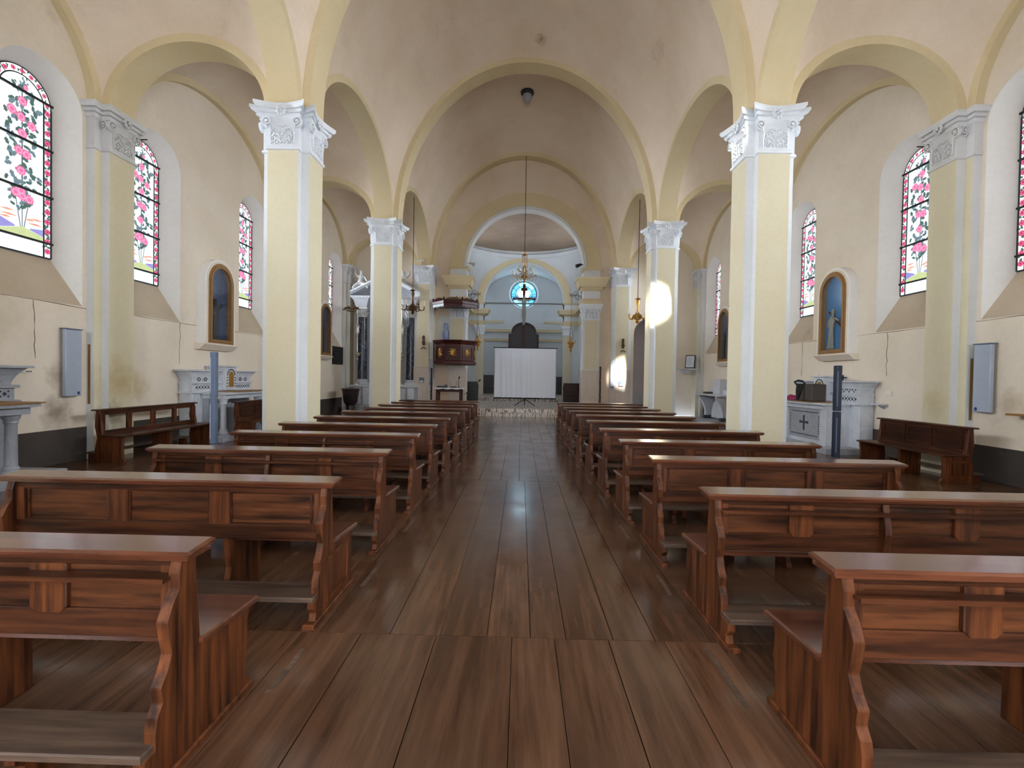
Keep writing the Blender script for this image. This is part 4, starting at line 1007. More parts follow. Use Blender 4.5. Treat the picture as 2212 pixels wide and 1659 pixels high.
# ---------------------------------------------------------------- glazed picture niches above the altars
def figure(name, pts, edges, mat, parent=None, loc=(0, 0, 0), rot=(0, 0, 0), scale=1.0, sub=2):
    me = bpy.data.meshes.new(name); me.from_pydata([p[:3] for p in pts], edges, []); me.materials.append(MATS[mat])
    o = bpy.data.objects.new(name, me); COL.objects.link(o); o.parent = parent; o.location = loc; o.rotation_euler = rot; o.scale = (scale,) * 3
    sk = o.modifiers.new('skin', 'SKIN'); sk.use_smooth_shade = True
    for i, p in enumerate(pts):
        r = p[3] if isinstance(p[3], tuple) else (p[3], p[3]); me.skin_vertices[0].data[i].radius = r
        me.skin_vertices[0].data[i].use_root = (i == 0)
    ss = o.modifiers.new('sub', 'SUBSURF'); ss.levels = sub; ss.render_levels = sub
    return o
def niche(label, side, yc, kind):
    e = empty('picture_niche', (side * WX, yc, 0), 0 if side < 0 else PI)      # local +x towards the nave
    def arch(r, z0, zs, n=14): return [(-r, z0), (r, z0)] + [(r * math.cos(PI * k / n), zs + r * math.sin(PI * k / n)) for k in range(n + 1)]
    def hoop(ro, ri, z0o, z0i, zs, x0, x1, m_, nm, par=e):
        mb = MB(); n = 14
        A = [(-ro, z0o)] + [(-ro * math.cos(PI * k / n), zs + ro * math.sin(PI * k / n)) for k in range(n + 1)] + [(ro, z0o)]
        Bq = [(-ri, z0i)] + [(-ri * math.cos(PI * k / n), zs + ri * math.sin(PI * k / n)) for k in range(n + 1)] + [(ri, z0i)]
        rings = [[(x0, *a), (x1, *a), (x1, *b_), (x0, *b_)] for a, b_ in zip(A, Bq)]
        rings.append(rings[0]); mb.stack(rings, 0, False); return mb.build(nm, m_, par, .5)
    hoop(.56, .46, 2.18, 2.22, 3.68, -.02, .20, 'reveal_white', 'surround'); hoop(.51, .455, 2.20, 2.22, 3.68, .18, .215, 'wall_cream', 'surround_moulding')
    hoop(.465, .40, 2.22, 2.27, 3.68, .10, .225, 'gold_wood', 'frame'); hoop(.41, .35, 2.26, 2.31, 3.68, .10, .240, 'gold_wood', 'inner_frame')
    MB().prism(arch(.44, 2.22, 3.68), 'x', .08, .12).build('backing', 'blue_paint' if kind == 'blue' else 'blue_dark', e)
    MB().prism([(0, 2.06), (.10, 2.06), (.24, 2.18), (.24, 2.20), (0, 2.20)], 'y', -.62, .62).build('sill', 'wall_cream', e)
    hidden = MB(); rnd = random.Random(5)
    if kind == 'dark':
        for k in range(40):
            u, z = rnd.uniform(-.3, .3), rnd.uniform(2.4, 3.9); l = rnd.uniform(.03, .09)
            hidden.prism([(u, z), (u + l * .5, z + l * .35), (u + l, z), (u + l * .5, z - l * .3)], 'x', .12, .124)
        hidden.build('painted_leaf', 'leaf_dark', e)
        pts = [(.09, -.12, 2.36, .10), (.09, -.12, 2.7, .09), (.09, -.12, 3.0, .085), (.09, -.12, 3.16, .045), (.09, -.12, 3.24, .06), (.09, -.12, 3.30, .045), (.09, -.24, 3.02, .035), (.10, -.20, 2.86, .028), (.10, .0, 3.06, .035), (.11, .12, 3.2, .025), (.10, -.12, 2.3, .12)]
        figure('statue', pts, [(0, 1), (1, 2), (2, 3), (3, 4), (4, 5), (2, 6), (6, 7), (2, 8), (8, 9), (0, 10)], 'leaf_dark', e, (.12, 0, 0)).scale = (.45, 1, 1)
    else:
        pts = [(.09, -.10, 2.42, .10), (.09, -.10, 2.75, .08), (.09, -.08, 3.02, .08), (.09, -.06, 3.14, .04), (.09, -.05, 3.22, .055), (.09, -.05, 3.29, .04), (.10, .06, 3.05, .03), (.12, .18, 2.98, .025), (.09, -.2, 3.0, .03), (.10, -.22, 2.84, .025), (.10, -.10, 2.34, .13)]
        figure('statue', pts, [(0, 1), (1, 2), (2, 3), (3, 4), (4, 5), (2, 6), (6, 7), (2, 8), (8, 9), (0, 10)], 'statue_pale', e, (.12, 0, 0)).scale = (.45, 1, 1)
        MB().tube([(.165, .30, 2.80), (.15, -.20, 3.22)], .03, 4).build('cross_beam', 'dark_wood', e)
    MB().prism(arch(.35, 2.28, 3.68), 'x', .215, .219).build('pane', 'clear_glass', e)
    tag(e, label, 'niche', 'glazed niches above the side altars'); return e
niche('arched glazed niche with dark blue painted background above the left side altar', -1, BC[2] + .02, 'dark')
niche('arched glazed niche with bright blue background and statue above the right side altar', 1, BC[2] + .02, 'blue')
niche('arched dark niche in the left aisle wall, half hidden by the nearest pillar', -1, BC[3] + .35, 'dark')
niche('arched wood framed niche in the right aisle wall, behind the nearest pillar', 1, BC[3] + .2, 'dark')
# ---------------------------------------------------------------- heaters, column speakers, small wall things
def heater(label, side, y):
    e = empty('wall_heater', (side * (WX - .02), y, 0), 0 if side < 0 else PI)
    MB().box(.03, .10, -.14, .14, 1.10, 2.20).build('panel', 'grey_metal', e, bevel=.012); MB().box(.0, .11, -.15, .15, 2.20, 2.215).build('top_cover', 'steel_plastic', e)
    o = MB().lathe([(.028, 0), (.028, .006)], n=14, sx=1.0, sy=.75).build('badge', 'blue_badge', e, loc=(.10, .075 if side < 0 else -.075, 1.15)); o.rotation_euler = (0, PI / 2, 0)
    for z in (1.3, 2.0): MB().box(-.01, .04, -.05, .05, z, z + .06).build('bracket', 'iron', e)
    tag(e, label, 'heater', 'grey panel heaters'); return e
heater('tall grey panel heater with a blue badge on the left aisle wall', -1, 7.52)
heater('tall grey panel heater with a blue badge on the right aisle wall', 1, 7.62)
def speaker(label, x, y, mat, ztop=1.8, base=True, z0=0):
    e = empty('column_speaker', (x, y, z0)); w_ = .034
    for k in range(3):
        z_a, z_b = .06 + k * (ztop - .06) / 3, .06 + (k + 1) * (ztop - .06) / 3
        MB().prism([(-w_, -w_), (w_, -w_), (w_ * 1.1, 0), (w_, w_), (-w_, w_), (-w_ * 1.1, 0)], 'z', z_a, z_b - .008).build('speaker_section', mat, e, bevel=.006)
        MB().box(-w_ * .75, -w_ * .5, -w_ - .006, -w_, z_a + .06, z_b - .08).build('side_groove', 'steel_plastic' if mat == 'navy_plastic' else 'grey_metal', e)
    MB().chbox(-.14, .14, -.14, .14, 0, .06, .01).build('base', 'iron', e)
    tag(e, label, 'speaker', 'slender column speakers'); return e
speaker('grey blue slender column speaker beside the left pews', -3.88, 5.75, 'steel_plastic', 1.80)
speaker('dark navy slender column speaker beside the right pews', 3.86, 5.75, 'navy_plastic', 1.76)
speaker('thin grey column speaker on the chancel step, right of the aisle', 3.10, 18.3, 'iron', 1.72, True, .28)
speaker('black column speaker beside the table, left of the aisle', -3.56, 18.25, 'black_plastic', 1.55, True, .28)

# ---------------------------------------------------------------- hanging lights
def chandelier(label, x, y, zc, ztop, kind):
    e = empty('chandelier', (x, y, zc))
    MB().tube([(0, 0, 1.15 if kind == 'crystal' else .62), (0, 0, ztop - zc)], .012, 6).build('rope', 'iron', e)
    if kind == 'crystal':
        MB().lathe([(.01, 1.2), (.05, 1.14), (.03, 1.08), (.12, 1.02), (.03, .98), (.05, .75), (.03, .6), (.09, .5), (.05, .4), (.11, .28), (.06, .2), (.14, .12), (.08, .02), (.03, -.05), (.045, -.1), (.005, -.16)], n=14).build('stem', 'gold', e, .6)
        tiers = ((8, .50, .16, .0), (6, .32, .42, .3)); cr = MB()
        for k in range(8):
            a = 2 * PI * k / 8
            cr.tube([(.11 * math.cos(a), .11 * math.sin(a), 1.0), (.10 * math.cos(a), .10 * math.sin(a), .72), (.12 * math.cos(a), .12 * math.sin(a), .46)], .012, 4)
        for n_, R, z, off in tiers:
            for k in range(n_):
                a = 2 * PI * k / n_ + off; c, s = math.cos(a), math.sin(a)
                ar = MB().tube([(.06 * c, .06 * s, z + .04), (.4 * R * c, .4 * R * s, z - .10), (.8 * R * c, .8 * R * s, z - .06), (R * c, R * s, z + .06)], .014, 6).build('arm', 'gold', e, .9)
                MB().lathe([(.012, z + .05), (.05, z + .08), (.02, z + .085), (.02, z + .19), (.012, z + .19)], R * c, R * s, 8).build('candle', 'candle', ar)
                for j in range(4):
                    rr = R * (.35 + .2 * j); cr.ball((rr * c, rr * s, z - .15 - .03 * (j % 2)), .022, 4, (1, 1, 1.6))
                cr.ball((R * c, R * s, z - .03), .022, 4, (1, 1, 1.8)); cr.ball((R * c, R * s, z - .11), .016, 4, (1, 1, 1.8))
        o = cr.build('crystal_drops', 'crystal', e); o['kind'] = 'stuff'
    else:
        MB().lathe([(.01, .62), (.11, .56), (.04, .53), (.07, .44), (.03, .30), (.045, .1), (.09, .02), (.16, -.06), (.12, -.16), (.05, -.2), (.07, -.26), (.01, -.32)], n=14).build('stem', 'bronze' if kind == 'dark' else 'gold', e, .6)
        n_ = 6; R = .42 if kind == 'dark' else .34
        for k in range(n_):
            a = 2 * PI * k / n_ + .2; c, s = math.cos(a), math.sin(a); z = -.06
            ar = MB().tube([(.1 * c, .1 * s, z), (.4 * R * c, .4 * R * s, z + .05), (.65 * R * c, .65 * R * s, z - .10), (.95 * R * c, .95 * R * s, z - .08), (R * c, R * s, z + .06)], [.03, .028, .026, .022, .02], 6).build('arm', 'bronze' if kind == 'dark' else 'gold', e, .9)
            MB().lathe([(.02, z + .05), (.06, z + .09), (.02, z + .1), (.018, z + .24), (.01, z + .25)], R * c, R * s, 8, mat=0).build('candle', 'candle' if kind != 'dark' or k % 2 == 0 else 'bronze', ar)
    tag(e, label, 'chandelier'); return e
chandelier('large crystal chandelier hanging on a long rope before the chancel arch', 0.05, 19.48, 5.62, 10.78, 'crystal')
chandelier('dark bronze chandelier with curved arms hanging in the left arcade', -4.0, 16.8, 4.05, 7.99, 'dark')
chandelier('brass candle chandelier hanging in the right arcade', 4.14, 16.8, 3.85, 7.99, 'brass')
e = empty('ceiling_lamp', (.035, 16.8, 11.72)); 
MB().lathe([(.23, .06), (.235, .0), (.20, -.05), (.16, -.06)], n=24).build('rim', 'black_plastic', e, .6)
MB().lathe([(.16, -.05), (.165, -.14), (.13, -.27), (.06, -.33), (.01, -.34)], n=24).build('glass_shade', 'marble_grey', e, .8)
MB().lathe([(.05, .02), (.05, .16)], n=12).build('mount', 'black_plastic', e)
tag(e, 'round dark rimmed ceiling lamp with a frosted bowl on the vault', 'lamp')
# sanctuary lamps on wrought iron brackets
for s, sn in ((-1, 'left'), (1, 'right')):
    e = empty('iron_bracket', (CXC + s * 2.44, WY + .25, 5.05)); mb = MB(); d = -s
    def sp(c0, c1, R, t0, turns, sg): return [(d * (c0 + R * (1 - .75 * t / 18) * math.cos(t0 + sg * turns * 2 * PI * t / 18)), 0, c1 + R * (1 - .75 * t / 18) * math.sin(t0 + sg * turns * 2 * PI * t / 18)) for t in range(19)]
    mb.tube(sp(.16, .0, .15, PI, 1.3, 1), .011, 5); mb.tube(sp(.36, .04, .10, PI / 2, 1.3, -1), .010, 5); mb.tube(sp(.22, .16, .10, -PI / 2, 1.2, 1), .009, 5)
    mb.tube([(0, 0, -.15), (0, 0, .2)], .012, 5); mb.tube([(0, 0, .02), (d * .5, 0, .05)], .011, 5); mb.tube([(d * .5, 0, .14), (d * .5, 0, -.02)], .010, 5)
    mb.build('scroll', 'iron', e); tag(e, 'wrought iron scroll bracket on the %s side of the chancel arch' % sn, 'bracket', 'scroll brackets of the chancel')
    l = empty('hanging_lamp', (CXC + s * 2.02, WY + .25, 2.75 + .0)); z = .0
    for k in range(3):
        a = 2 * PI * k / 3; MB().tube([(.0, 0, 1.15), (.12 * math.cos(a), .12 * math.sin(a), .42)], .006, 4).build('chain', 'iron', l)
    MB().tube([(0, 0, 1.12), (0, 0, 2.3)], .006, 4).build('chain', 'iron', l)
    MB().lathe([(.01, .55), (.04, .5), (.02, .46), (.05, .38), (.16, .30), (.17, .27), (.10, .22), (.12, .16), (.05, .08), (.03, .02), (.045, -.04), (.005, -.12)], n=14).build('lamp_body', 'gold', l, .6)
    for k in range(3):
        a = 2 * PI * k / 3; MB().tube([(.14 * math.cos(a), .14 * math.sin(a), .27), (.2 * math.cos(a), .2 * math.sin(a), .31), (.2 * math.cos(a), .2 * math.sin(a), .40)], .014, 5).build('lamp_horn', 'gold', l)
    tag(l, 'gilded sanctuary lamp on chains, %s side of the chancel' % sn, 'lamp', 'sanctuary lamps')
# spot lamps fixed on the chancel arch
for s, sn, m_ in ((-1, 'white', 'silver'), (1, 'black', 'black_plastic')):
    e = empty('spotlight', (CXC + s * 2.40, WY + .2, 6.42))
    MB().tube([(s * .1, 0, -.03), (0, 0, 0)], .02, 6).build('mount', m_, e); MB().tube([(0, 0, 0), (-s * .16, -.03, -.07), (-s * .22, -.04, -.10)], [.05, .075, .085], 10).build('lamp_head', m_, e)
    tag(e, 'small %s spotlight clamped inside the chancel arch' % sn, 'lamp')
# ---------------------------------------------------------------- pulpit and its canopy
def oct_ring(cx, cy, r, z, n=8, ph=PI / 8, y_max=None):
    pts = []
    for k in range(n):
        a = ph + 2 * PI * k / n; x, y = cx + r * math.cos(a), cy + r * math.sin(a)
        pts.append((x, min(y, y_max) if y_max else y, z))
    return pts
PXc, PYc = -2.76, 19.25
e = empty('pulpit', (0, 0, 0)); YM = WY - .19
bd = MB(); bd.stack([oct_ring(PXc, PYc, r, z, y_max=YM) for r, z in ((.80, 1.98), (.90, 2.02), (.90, 2.12), (.84, 2.16), (.84, 2.80), (.88, 2.84), (.92, 2.90), (.97, 2.95), (.97, 2.98))]); bd.build('body', 'dark_wood', e)
for k in range(8):
    a = PI / 8 + 2 * PI * (k + .5) / 8
    if math.sin(a) > .1: continue
    ap = .84 * math.cos(PI / 8); R = Matrix.Translation((PXc, PYc, 2.47)) @ Matrix.Rotation(a + PI / 2, 4, 'Z')
    pb = MB()
    for (x0, x1, z0, z1) in ((-.25, .25, .24, .265), (-.25, .25, -.265, -.24), (-.25, -.225, -.24, .24), (.225, .25, -.24, .24)): pb.box(x0, x1, -ap - .02, -ap + .01, z0, z1)
    p = pb.build('panel_frame', 'dark_wood', e); p.matrix_local = R
    rl = MB(); rnd = random.Random(k)
    rl.ball((0, -ap - .005, -.02), .06, 8, (1.3, .3, .8))
    for j in range(9):
        an = 2 * PI * j / 9; L_ = rnd.uniform(.12, .19)
        rl.tube([(0, -ap - .008, 0), (L_ * .6 * math.cos(an), -ap - .012, L_ * .75 * math.sin(an)), (L_ * math.cos(an + .3), -ap - .008, L_ * 1.1 * math.sin(an + .2))], [.020, .026, .010], 5)
    p = rl.build('gilded_relief', 'gold', e, .9); p.matrix_local = R
tag(e, 'dark red wooden pulpit with gilded reliefs on the chancel pilaster', 'pulpit')
e = empty('pulpit_canopy', (0, 0, 0)); CY0 = 4.38
MB().stack([oct_ring(PXc, PYc, r, z, y_max=YM) for r, z in ((.90, CY0), (1.0, CY0 + .04), (1.0, CY0 + .14), (.9, CY0 + .2), (.4, CY0 + .26))]).build('roof', 'dark_wood', e)
crest = MB(); val = MB(); wh = MB()
for k in range(8):
    a0, a1 = PI / 8 + 2 * PI * k / 8, PI / 8 + 2 * PI * (k + 1) / 8
    p0, p1 = Vector((PXc + .97 * math.cos(a0), PYc + .97 * math.sin(a0), 0)), Vector((PXc + .97 * math.cos(a1), PYc + .97 * math.sin(a1), 0))
    if (p0.y + p1.y) / 2 > YM - .1: continue
    crest.lathe([(.03, CY0 + .14), (.03, CY0 + .2), (.045, CY0 + .23), (.01, CY0 + .30)], p0.x, min(p0.y, YM), 8)
    for j in range(9):
        q = p0.lerp(p1, (j + .5) / 9); hgt = .05 + .09 * math.sin(PI * (j + .5) / 9)
        crest.ball((q.x, min(q.y, YM), CY0 + .15 + hgt * .5), .035, 6, (1, 1, hgt * 16))
    tb = val if k not in (4,) else wh
    nz = 9
    for j in range(nz):
        qa, qb = p0.lerp(p1, j / nz), p0.lerp(p1, (j + 1) / nz); qm = (qa + qb) / 2
        ya = lambda v: min(v.y, YM)
        tb.add([(qa.x, ya(qa), CY0 + .04), (qb.x, ya(qb), CY0 + .04), (qb.x, ya(qb), CY0 - .03), (qm.x, ya(qm), CY0 - .13), (qa.x, ya(qa), CY0 - .03)], [(0, 1, 2, 3, 4)])
crest.build('carved_crest', 'dark_wood', e); val.build('scalloped_valance', 'dark_wood', e); wh.build('scalloped_valance', 'paper', e)
MB().tube([(PXc, PYc + .1, CY0 + .24), (PXc, PYc + .1, CY0 + .5)], .012, 5).build('finial', 'iron', e)
MB().box(PXc - .1, PXc + .1, PYc + .3, WY - .1, CY0 + .05, CY0 + .2).build('wall_bracket', 'dark_wood', e)
tag(e, 'dark carved canopy with scalloped valance above the pulpit', 'canopy')
# niche with a blue and white bust beside the pulpit
e = empty('wall_niche', (-3.36, WY - .02, 0))
MB().prism([(-.25, 3.0), (.25, 3.0), (.25, 3.85)] + [(.25 * math.cos(PI * k / 10), 3.85 + .25 * math.sin(PI * k / 10)) for k in range(1, 10)] + [(-.25, 3.85)], 'y', 0, .015).build('recess', 'apse_white', e)
nb = MB(); path = [((-.27 * math.cos(PI * k / 16), 0, 3.85 + .27 * math.sin(PI * k / 16)), (-math.cos(PI * k / 16), 0, math.sin(PI * k / 16)), (0, -1, 0)) for k in range(17)]
nb.ring_sweep(path, [(-.02, 0), (.04, 0), (.04, .03), (-.02, .03)]); nb.build('archivolt', 'pier_yellow', e); MB().box(-.27, .27, -.12, 0, 2.96, 3.02).build('ledge', 'pier_white', e)
tag(e, 'shallow arched niche in the chancel wall behind the pulpit', 'niche')
e = empty('bust', (-3.27, WY - .10, 3.02))
MB().lathe([(.10, 0), (.10, .12), (.13, .14), (.14, .3), (.12, .42), (.06, .47), (.05, .52), (.085, .58), (.09, .66), (.06, .74), (.01, .77)], n=14, sy=.7).build('figure', 'bust_blue', e, .8)
tag(e, 'small blue and white bust in the niche behind the pulpit', 'bust')
# ---------------------------------------------------------------- table with equipment
e = empty('table', (-2.86, 18.45, .28)); tag(e, 'dark wooden table with a white cloth below the pulpit', 'table')
MB().chbox(-.52, .52, -.3, .3, .74, .77, .006).build('table_top', 'dark_wood', e)
for sx in (-1, 1):
    for sy in (-1, 1): MB().box(sx * .46 - .035, sx * .46 + .035, sy * .25 - .035, sy * .25 + .035, 0, .74).build('leg', 'dark_wood', e, bevel=.006)
for sy in (-.26, .26): MB().box(-.45, .45, sy - .012, sy + .012, .62, .74).build('apron', 'dark_wood', e)
cl = MB(); cl.box(-.55, .62, -.33, .33, .772, .782)
for k in range(16): 
    x = -.55 + k * 1.17 / 16; cl.add([(x, -.332, .78), (x + .073, -.332, .78), (x + .073, -.34, .73 - .015 * math.sin(k * 1.3)), (x, -.34, .73 - .015 * math.sin((k - 1) * 1.3))], [(0, 1, 2, 3)])
o = cl.build('tablecloth', 'cloth_white', None, loc=(-2.86, 18.45, .28)); tag(o, 'white cloth draped over the table below the pulpit', 'tablecloth')
TZ = .28 + .783
e = empty('audio_mixer', (-3.16, 18.42, TZ)); MB().prism([(-.12, 0), (.12, 0), (.12, .08), (-.12, .03)], 'x', -.2, .2).build('case', 'black_plastic', e)
kb = MB()
for i in range(8):
    for j in range(3): kb.lathe([(.008, .03 + j * .017), (.006, .075 + j * .017)], -.16 + i * .045, -.08 + j * .07, 6)
kb.build('control_knobs', 'grey_metal', e); MB().tube([(.1, .05, .06), (.16, .0, .12), (.2, -.08, .06)], .012, 5).build('cable', 'black_plastic', e); tag(e, 'black audio mixer with cables on the table', 'mixer')
e = empty('wireless_receiver', (-2.71, 18.45, TZ)); MB().box(-.12, .12, -.07, .07, 0, .045).build('case', 'black_plastic', e, bevel=.004)
for x in (-.1, .1): MB().tube([(x, 0, .04), (x * 1.4, 0, .26)], .007, 5).build('antenna', 'black_plastic', e)
tag(e, 'small black wireless receiver with two antennas on the table', 'receiver')
e = empty('table_microphone', (-2.50, 18.45, TZ)); MB().lathe([(.09, 0), (.09, .015), (.015, .025), (.012, .33)], n=12).build('stand', 'black_plastic', e); MB().tube([(0, 0, .33), (.02, -.03, .4), (.035, -.05, .45)], [.014, .03, .026], 8).build('microphone_head', 'black_plastic', e)
tag(e, 'black microphone on a short stand on the table', 'microphone')
e = empty('microphone_stand', (-2.12, 18.05, .28))
for k in range(3): a = 2 * PI * k / 3; MB().tube([(0, 0, .1), (.26 * math.cos(a), .26 * math.sin(a), .01)], .01, 5).build('leg', 'black_plastic', e)
MB().tube([(0, 0, .05), (0, 0, .62)], .013, 6).build('pole', 'black_plastic', e); MB().tube([(-.1, .0, .52), (.48, -.05, 1.08)], .012, 6).build('boom_arm', 'black_plastic', e); MB().tube([(.46, -.05, 1.06), (.53, -.05, 1.12)], [.03, .036], 8).build('microphone_head', 'black_plastic', e)
tag(e, 'black boom microphone stand leaning beside the table', 'microphone stand')
# ---------------------------------------------------------------- projection screen
e = empty('projection_screen', (.16, 20.1, .28)); W2 = 1.33
sc = MB(); nx = 40
row = lambda z, f: [(-W2 + 2 * W2 * i / nx, .018 * f * math.sin(i * .75) * math.sin(i * .23 + 1) + .012 * f * math.sin(i * 1.9 + z), z) for i in range(nx + 1)]
rowsz = [(.34, 1.0), (.7, .9), (1.2, .7), (1.8, .5), (2.3, .25), (2.50, .0)]; vs = []; fs = []
for z, f in rowsz: vs += row(z, f)
for j in range(len(rowsz) - 1):
    for i in range(nx): a = j * (nx + 1) + i; fs.append((a, a + 1, a + nx + 2, a + nx + 1))
sc.add(vs, fs); sc.build('screen_cloth', 'screen_cloth', e, 1.0)
MB().tube([(-W2 - .06, 0, 2.51), (W2 + .05, 0, 2.51)], .018, 8).build('top_bar', 'black_plastic', e); MB().tube([(-W2 - .02, 0, .33), (W2 + .02, 0, .33)], .03, 8).build('lower_case', 'black_plastic', e)
for x in (-W2, W2): MB().box(x - .012, x + .012, -.004, .004, .34, 2.5).build('edge_border', 'paper', e)
MB().tube([(0, .06, .05), (0, .06, 2.5)], .018, 8).build('pole', 'black_plastic', e)
for k in range(3): a = 2 * PI * k / 3 + PI / 6 + PI; MB().tube([(0, .06, .30), (.50 * math.cos(a), .06 + .5 * math.sin(a), .02)], .018, 6).build('leg', 'black_plastic', e)
tag(e, 'white portable projection screen on a black tripod in the chancel', 'projection screen')
# ---------------------------------------------------------------- high altar, altarpiece, crucifix
e = empty('altarpiece', (.12, 30.6, .44)); k = .60
MB().prism([(-1.0, 0), (1.0, 0), (1.0, 3.9), (.80, 3.95), (.80, 4.05)] + [(.80 * math.cos(PI * i / 12), 4.05 + .62 * math.sin(PI * i / 12)) for i in range(1, 12)] + [(-.80, 4.05), (-.80, 3.95), (-1.0, 3.9)], 'y', 0, .12).build('panel', 'black_wood', e, bevel=.02)
rg = MB(); rg.ring_sweep([((-.80 * math.cos(PI * i / 20), 0, 4.05 + .62 * math.sin(PI * i / 20)), (-math.cos(PI * i / 20), 0, math.sin(PI * i / 20)), (0, -1, 0)) for i in range(21)], [(-.10, 0), (.02, 0), (.02, .06), (-.10, .06)]); rg.build('arched_frame', 'dark_wood', e)
for s in (-1, 1): MB().box(s * .93 - .06, s * .93 + .06, -.05, 0, 0, 3.9).build('side_frame', 'dark_wood', e)
tag(e, 'dark arched wooden altarpiece behind the screen', 'altarpiece')
e = empty('crucifix', (.10, 29.9, 3.3))
MB().box(-.09, .09, -.05, .05, -2.9, 4.2).build('upright', 'dark_wood', e, bevel=.01); MB().box(-.72, .72, -.06, .04, 3.18, 3.34).build('crossbar', 'dark_wood', e, bevel=.01); MB().box(-.2, .2, -.065, .03, 3.75, 3.95).build('title_board', 'dark_wood', e)
pts = [(0, -.14, 2.55, .12), (0, -.15, 2.9, .14), (0, -.15, 3.12, .12), (0, -.16, 3.24, .055), (.02, -.20, 3.36, .085), (.02, -.19, 3.46, .06),
       (-.2, -.13, 3.14, .06), (-.42, -.11, 3.2, .045), (-.62, -.10, 3.27, .035), (.2, -.13, 3.14, .06), (.42, -.11, 3.2, .045), (.62, -.10, 3.27, .035),
       (-.06, -.16, 2.3, .09), (-.05, -.2, 1.95, .07), (-.03, -.12, 1.55, .045), (.06, -.16, 2.3, .09), (.06, -.2, 1.95, .07), (.03, -.12, 1.55, .045)]
figure('corpus', pts, [(0, 1), (1, 2), (2, 3), (3, 4), (4, 5), (2, 6), (6, 7), (7, 8), (2, 9), (9, 10), (10, 11), (0, 12), (12, 13), (13, 14), (0, 15), (15, 16), (16, 17)], 'statue_pale', e)
tag(e, 'tall wooden crucifix standing before the round window', 'crucifix')
e = empty('high_altar', (.12, 26.6, .44)); MB().box(-1.2, 1.2, -.4, .4, 0, .92).build('body', 'marble_white', e, bevel=.02); MB().chbox(-1.35, 1.35, -.5, .5, .92, 1.0, .01).build('slab', 'marble_white', e)
tag(e, 'marble high altar hidden behind the projection screen', 'altar')
e = empty('candle_rail', (.16, 28.6, .44)); 
MB().box(-.75, .75, -.03, .03, 2.45, 2.50).build('rail', 'silver', e)
for x in (-.7, .7): MB().tube([(x, 0, 0), (x, 0, 2.45)], .025, 6).build('post', 'silver', e); MB().tube([(x, 0, 2.45), (x * 1.08, 0, 2.5), (x * 1.1, 0, 2.6)], .02, 5).build('scroll_end', 'silver', e)
MB().lathe([(.05, 2.38), (.06, 2.46), (.04, 2.5), (.05, 2.6), (.01, 2.68)], n=10).build('ornament', 'silver', e)
tag(e, 'pale rail above the projection screen in front of the dark altarpiece', 'rail')
# choir furniture
def stall(label, x, y, w_, h, mat, z=.44, face=-1):
    e = empty('choir_stall', (x, y, z)); MB().box(-w_ / 2, w_ / 2, .0, .05, 0, h).build('back_board', mat, e, bevel=.008); MB().chbox(-w_ / 2, w_ / 2, -.42, 0, .42, .46, .006).build('seat', mat, e)
    for s in (-1, 1): MB().prism([(0, 0), (0, h * .9), (-.1, h * .85), (-.14, .62), (-.40, .60), (-.42, 0)], 'x', s * w_ / 2 - .03, s * w_ / 2 + .03).build('end_panel', mat, e, bevel=.006)
    n_ = max(2, int(w_ / .6))
    for i in range(n_): a = -w_ / 2 + w_ * (i + .08) / n_; b_ = -w_ / 2 + w_ * (i + .92) / n_; MB().box(a, b_, -.012, 0, .52, h - .08).build('back_panel', mat, e)
    MB().box(-w_ / 2, w_ / 2, -.03, .08, h, h + .03).build('top_rail', mat, e)
    tag(e, label, 'bench'); return e
stall('black wooden bench at the left foot of the chancel arch', -2.75, 23.2, 1.15, .95, 'black_wood', .28)
stall('dark choir stall behind the left edge of the screen', -2.1, 29.9, 1.5, 1.15, 'black_wood')
stall('low brown bench at the right foot of the chancel arch', 2.72, 23.2, 1.2, .95, 'dark_wood', .28)
stall('dark choir stall behind the right edge of the screen', 2.3, 29.9, 1.4, 1.1, 'black_wood')
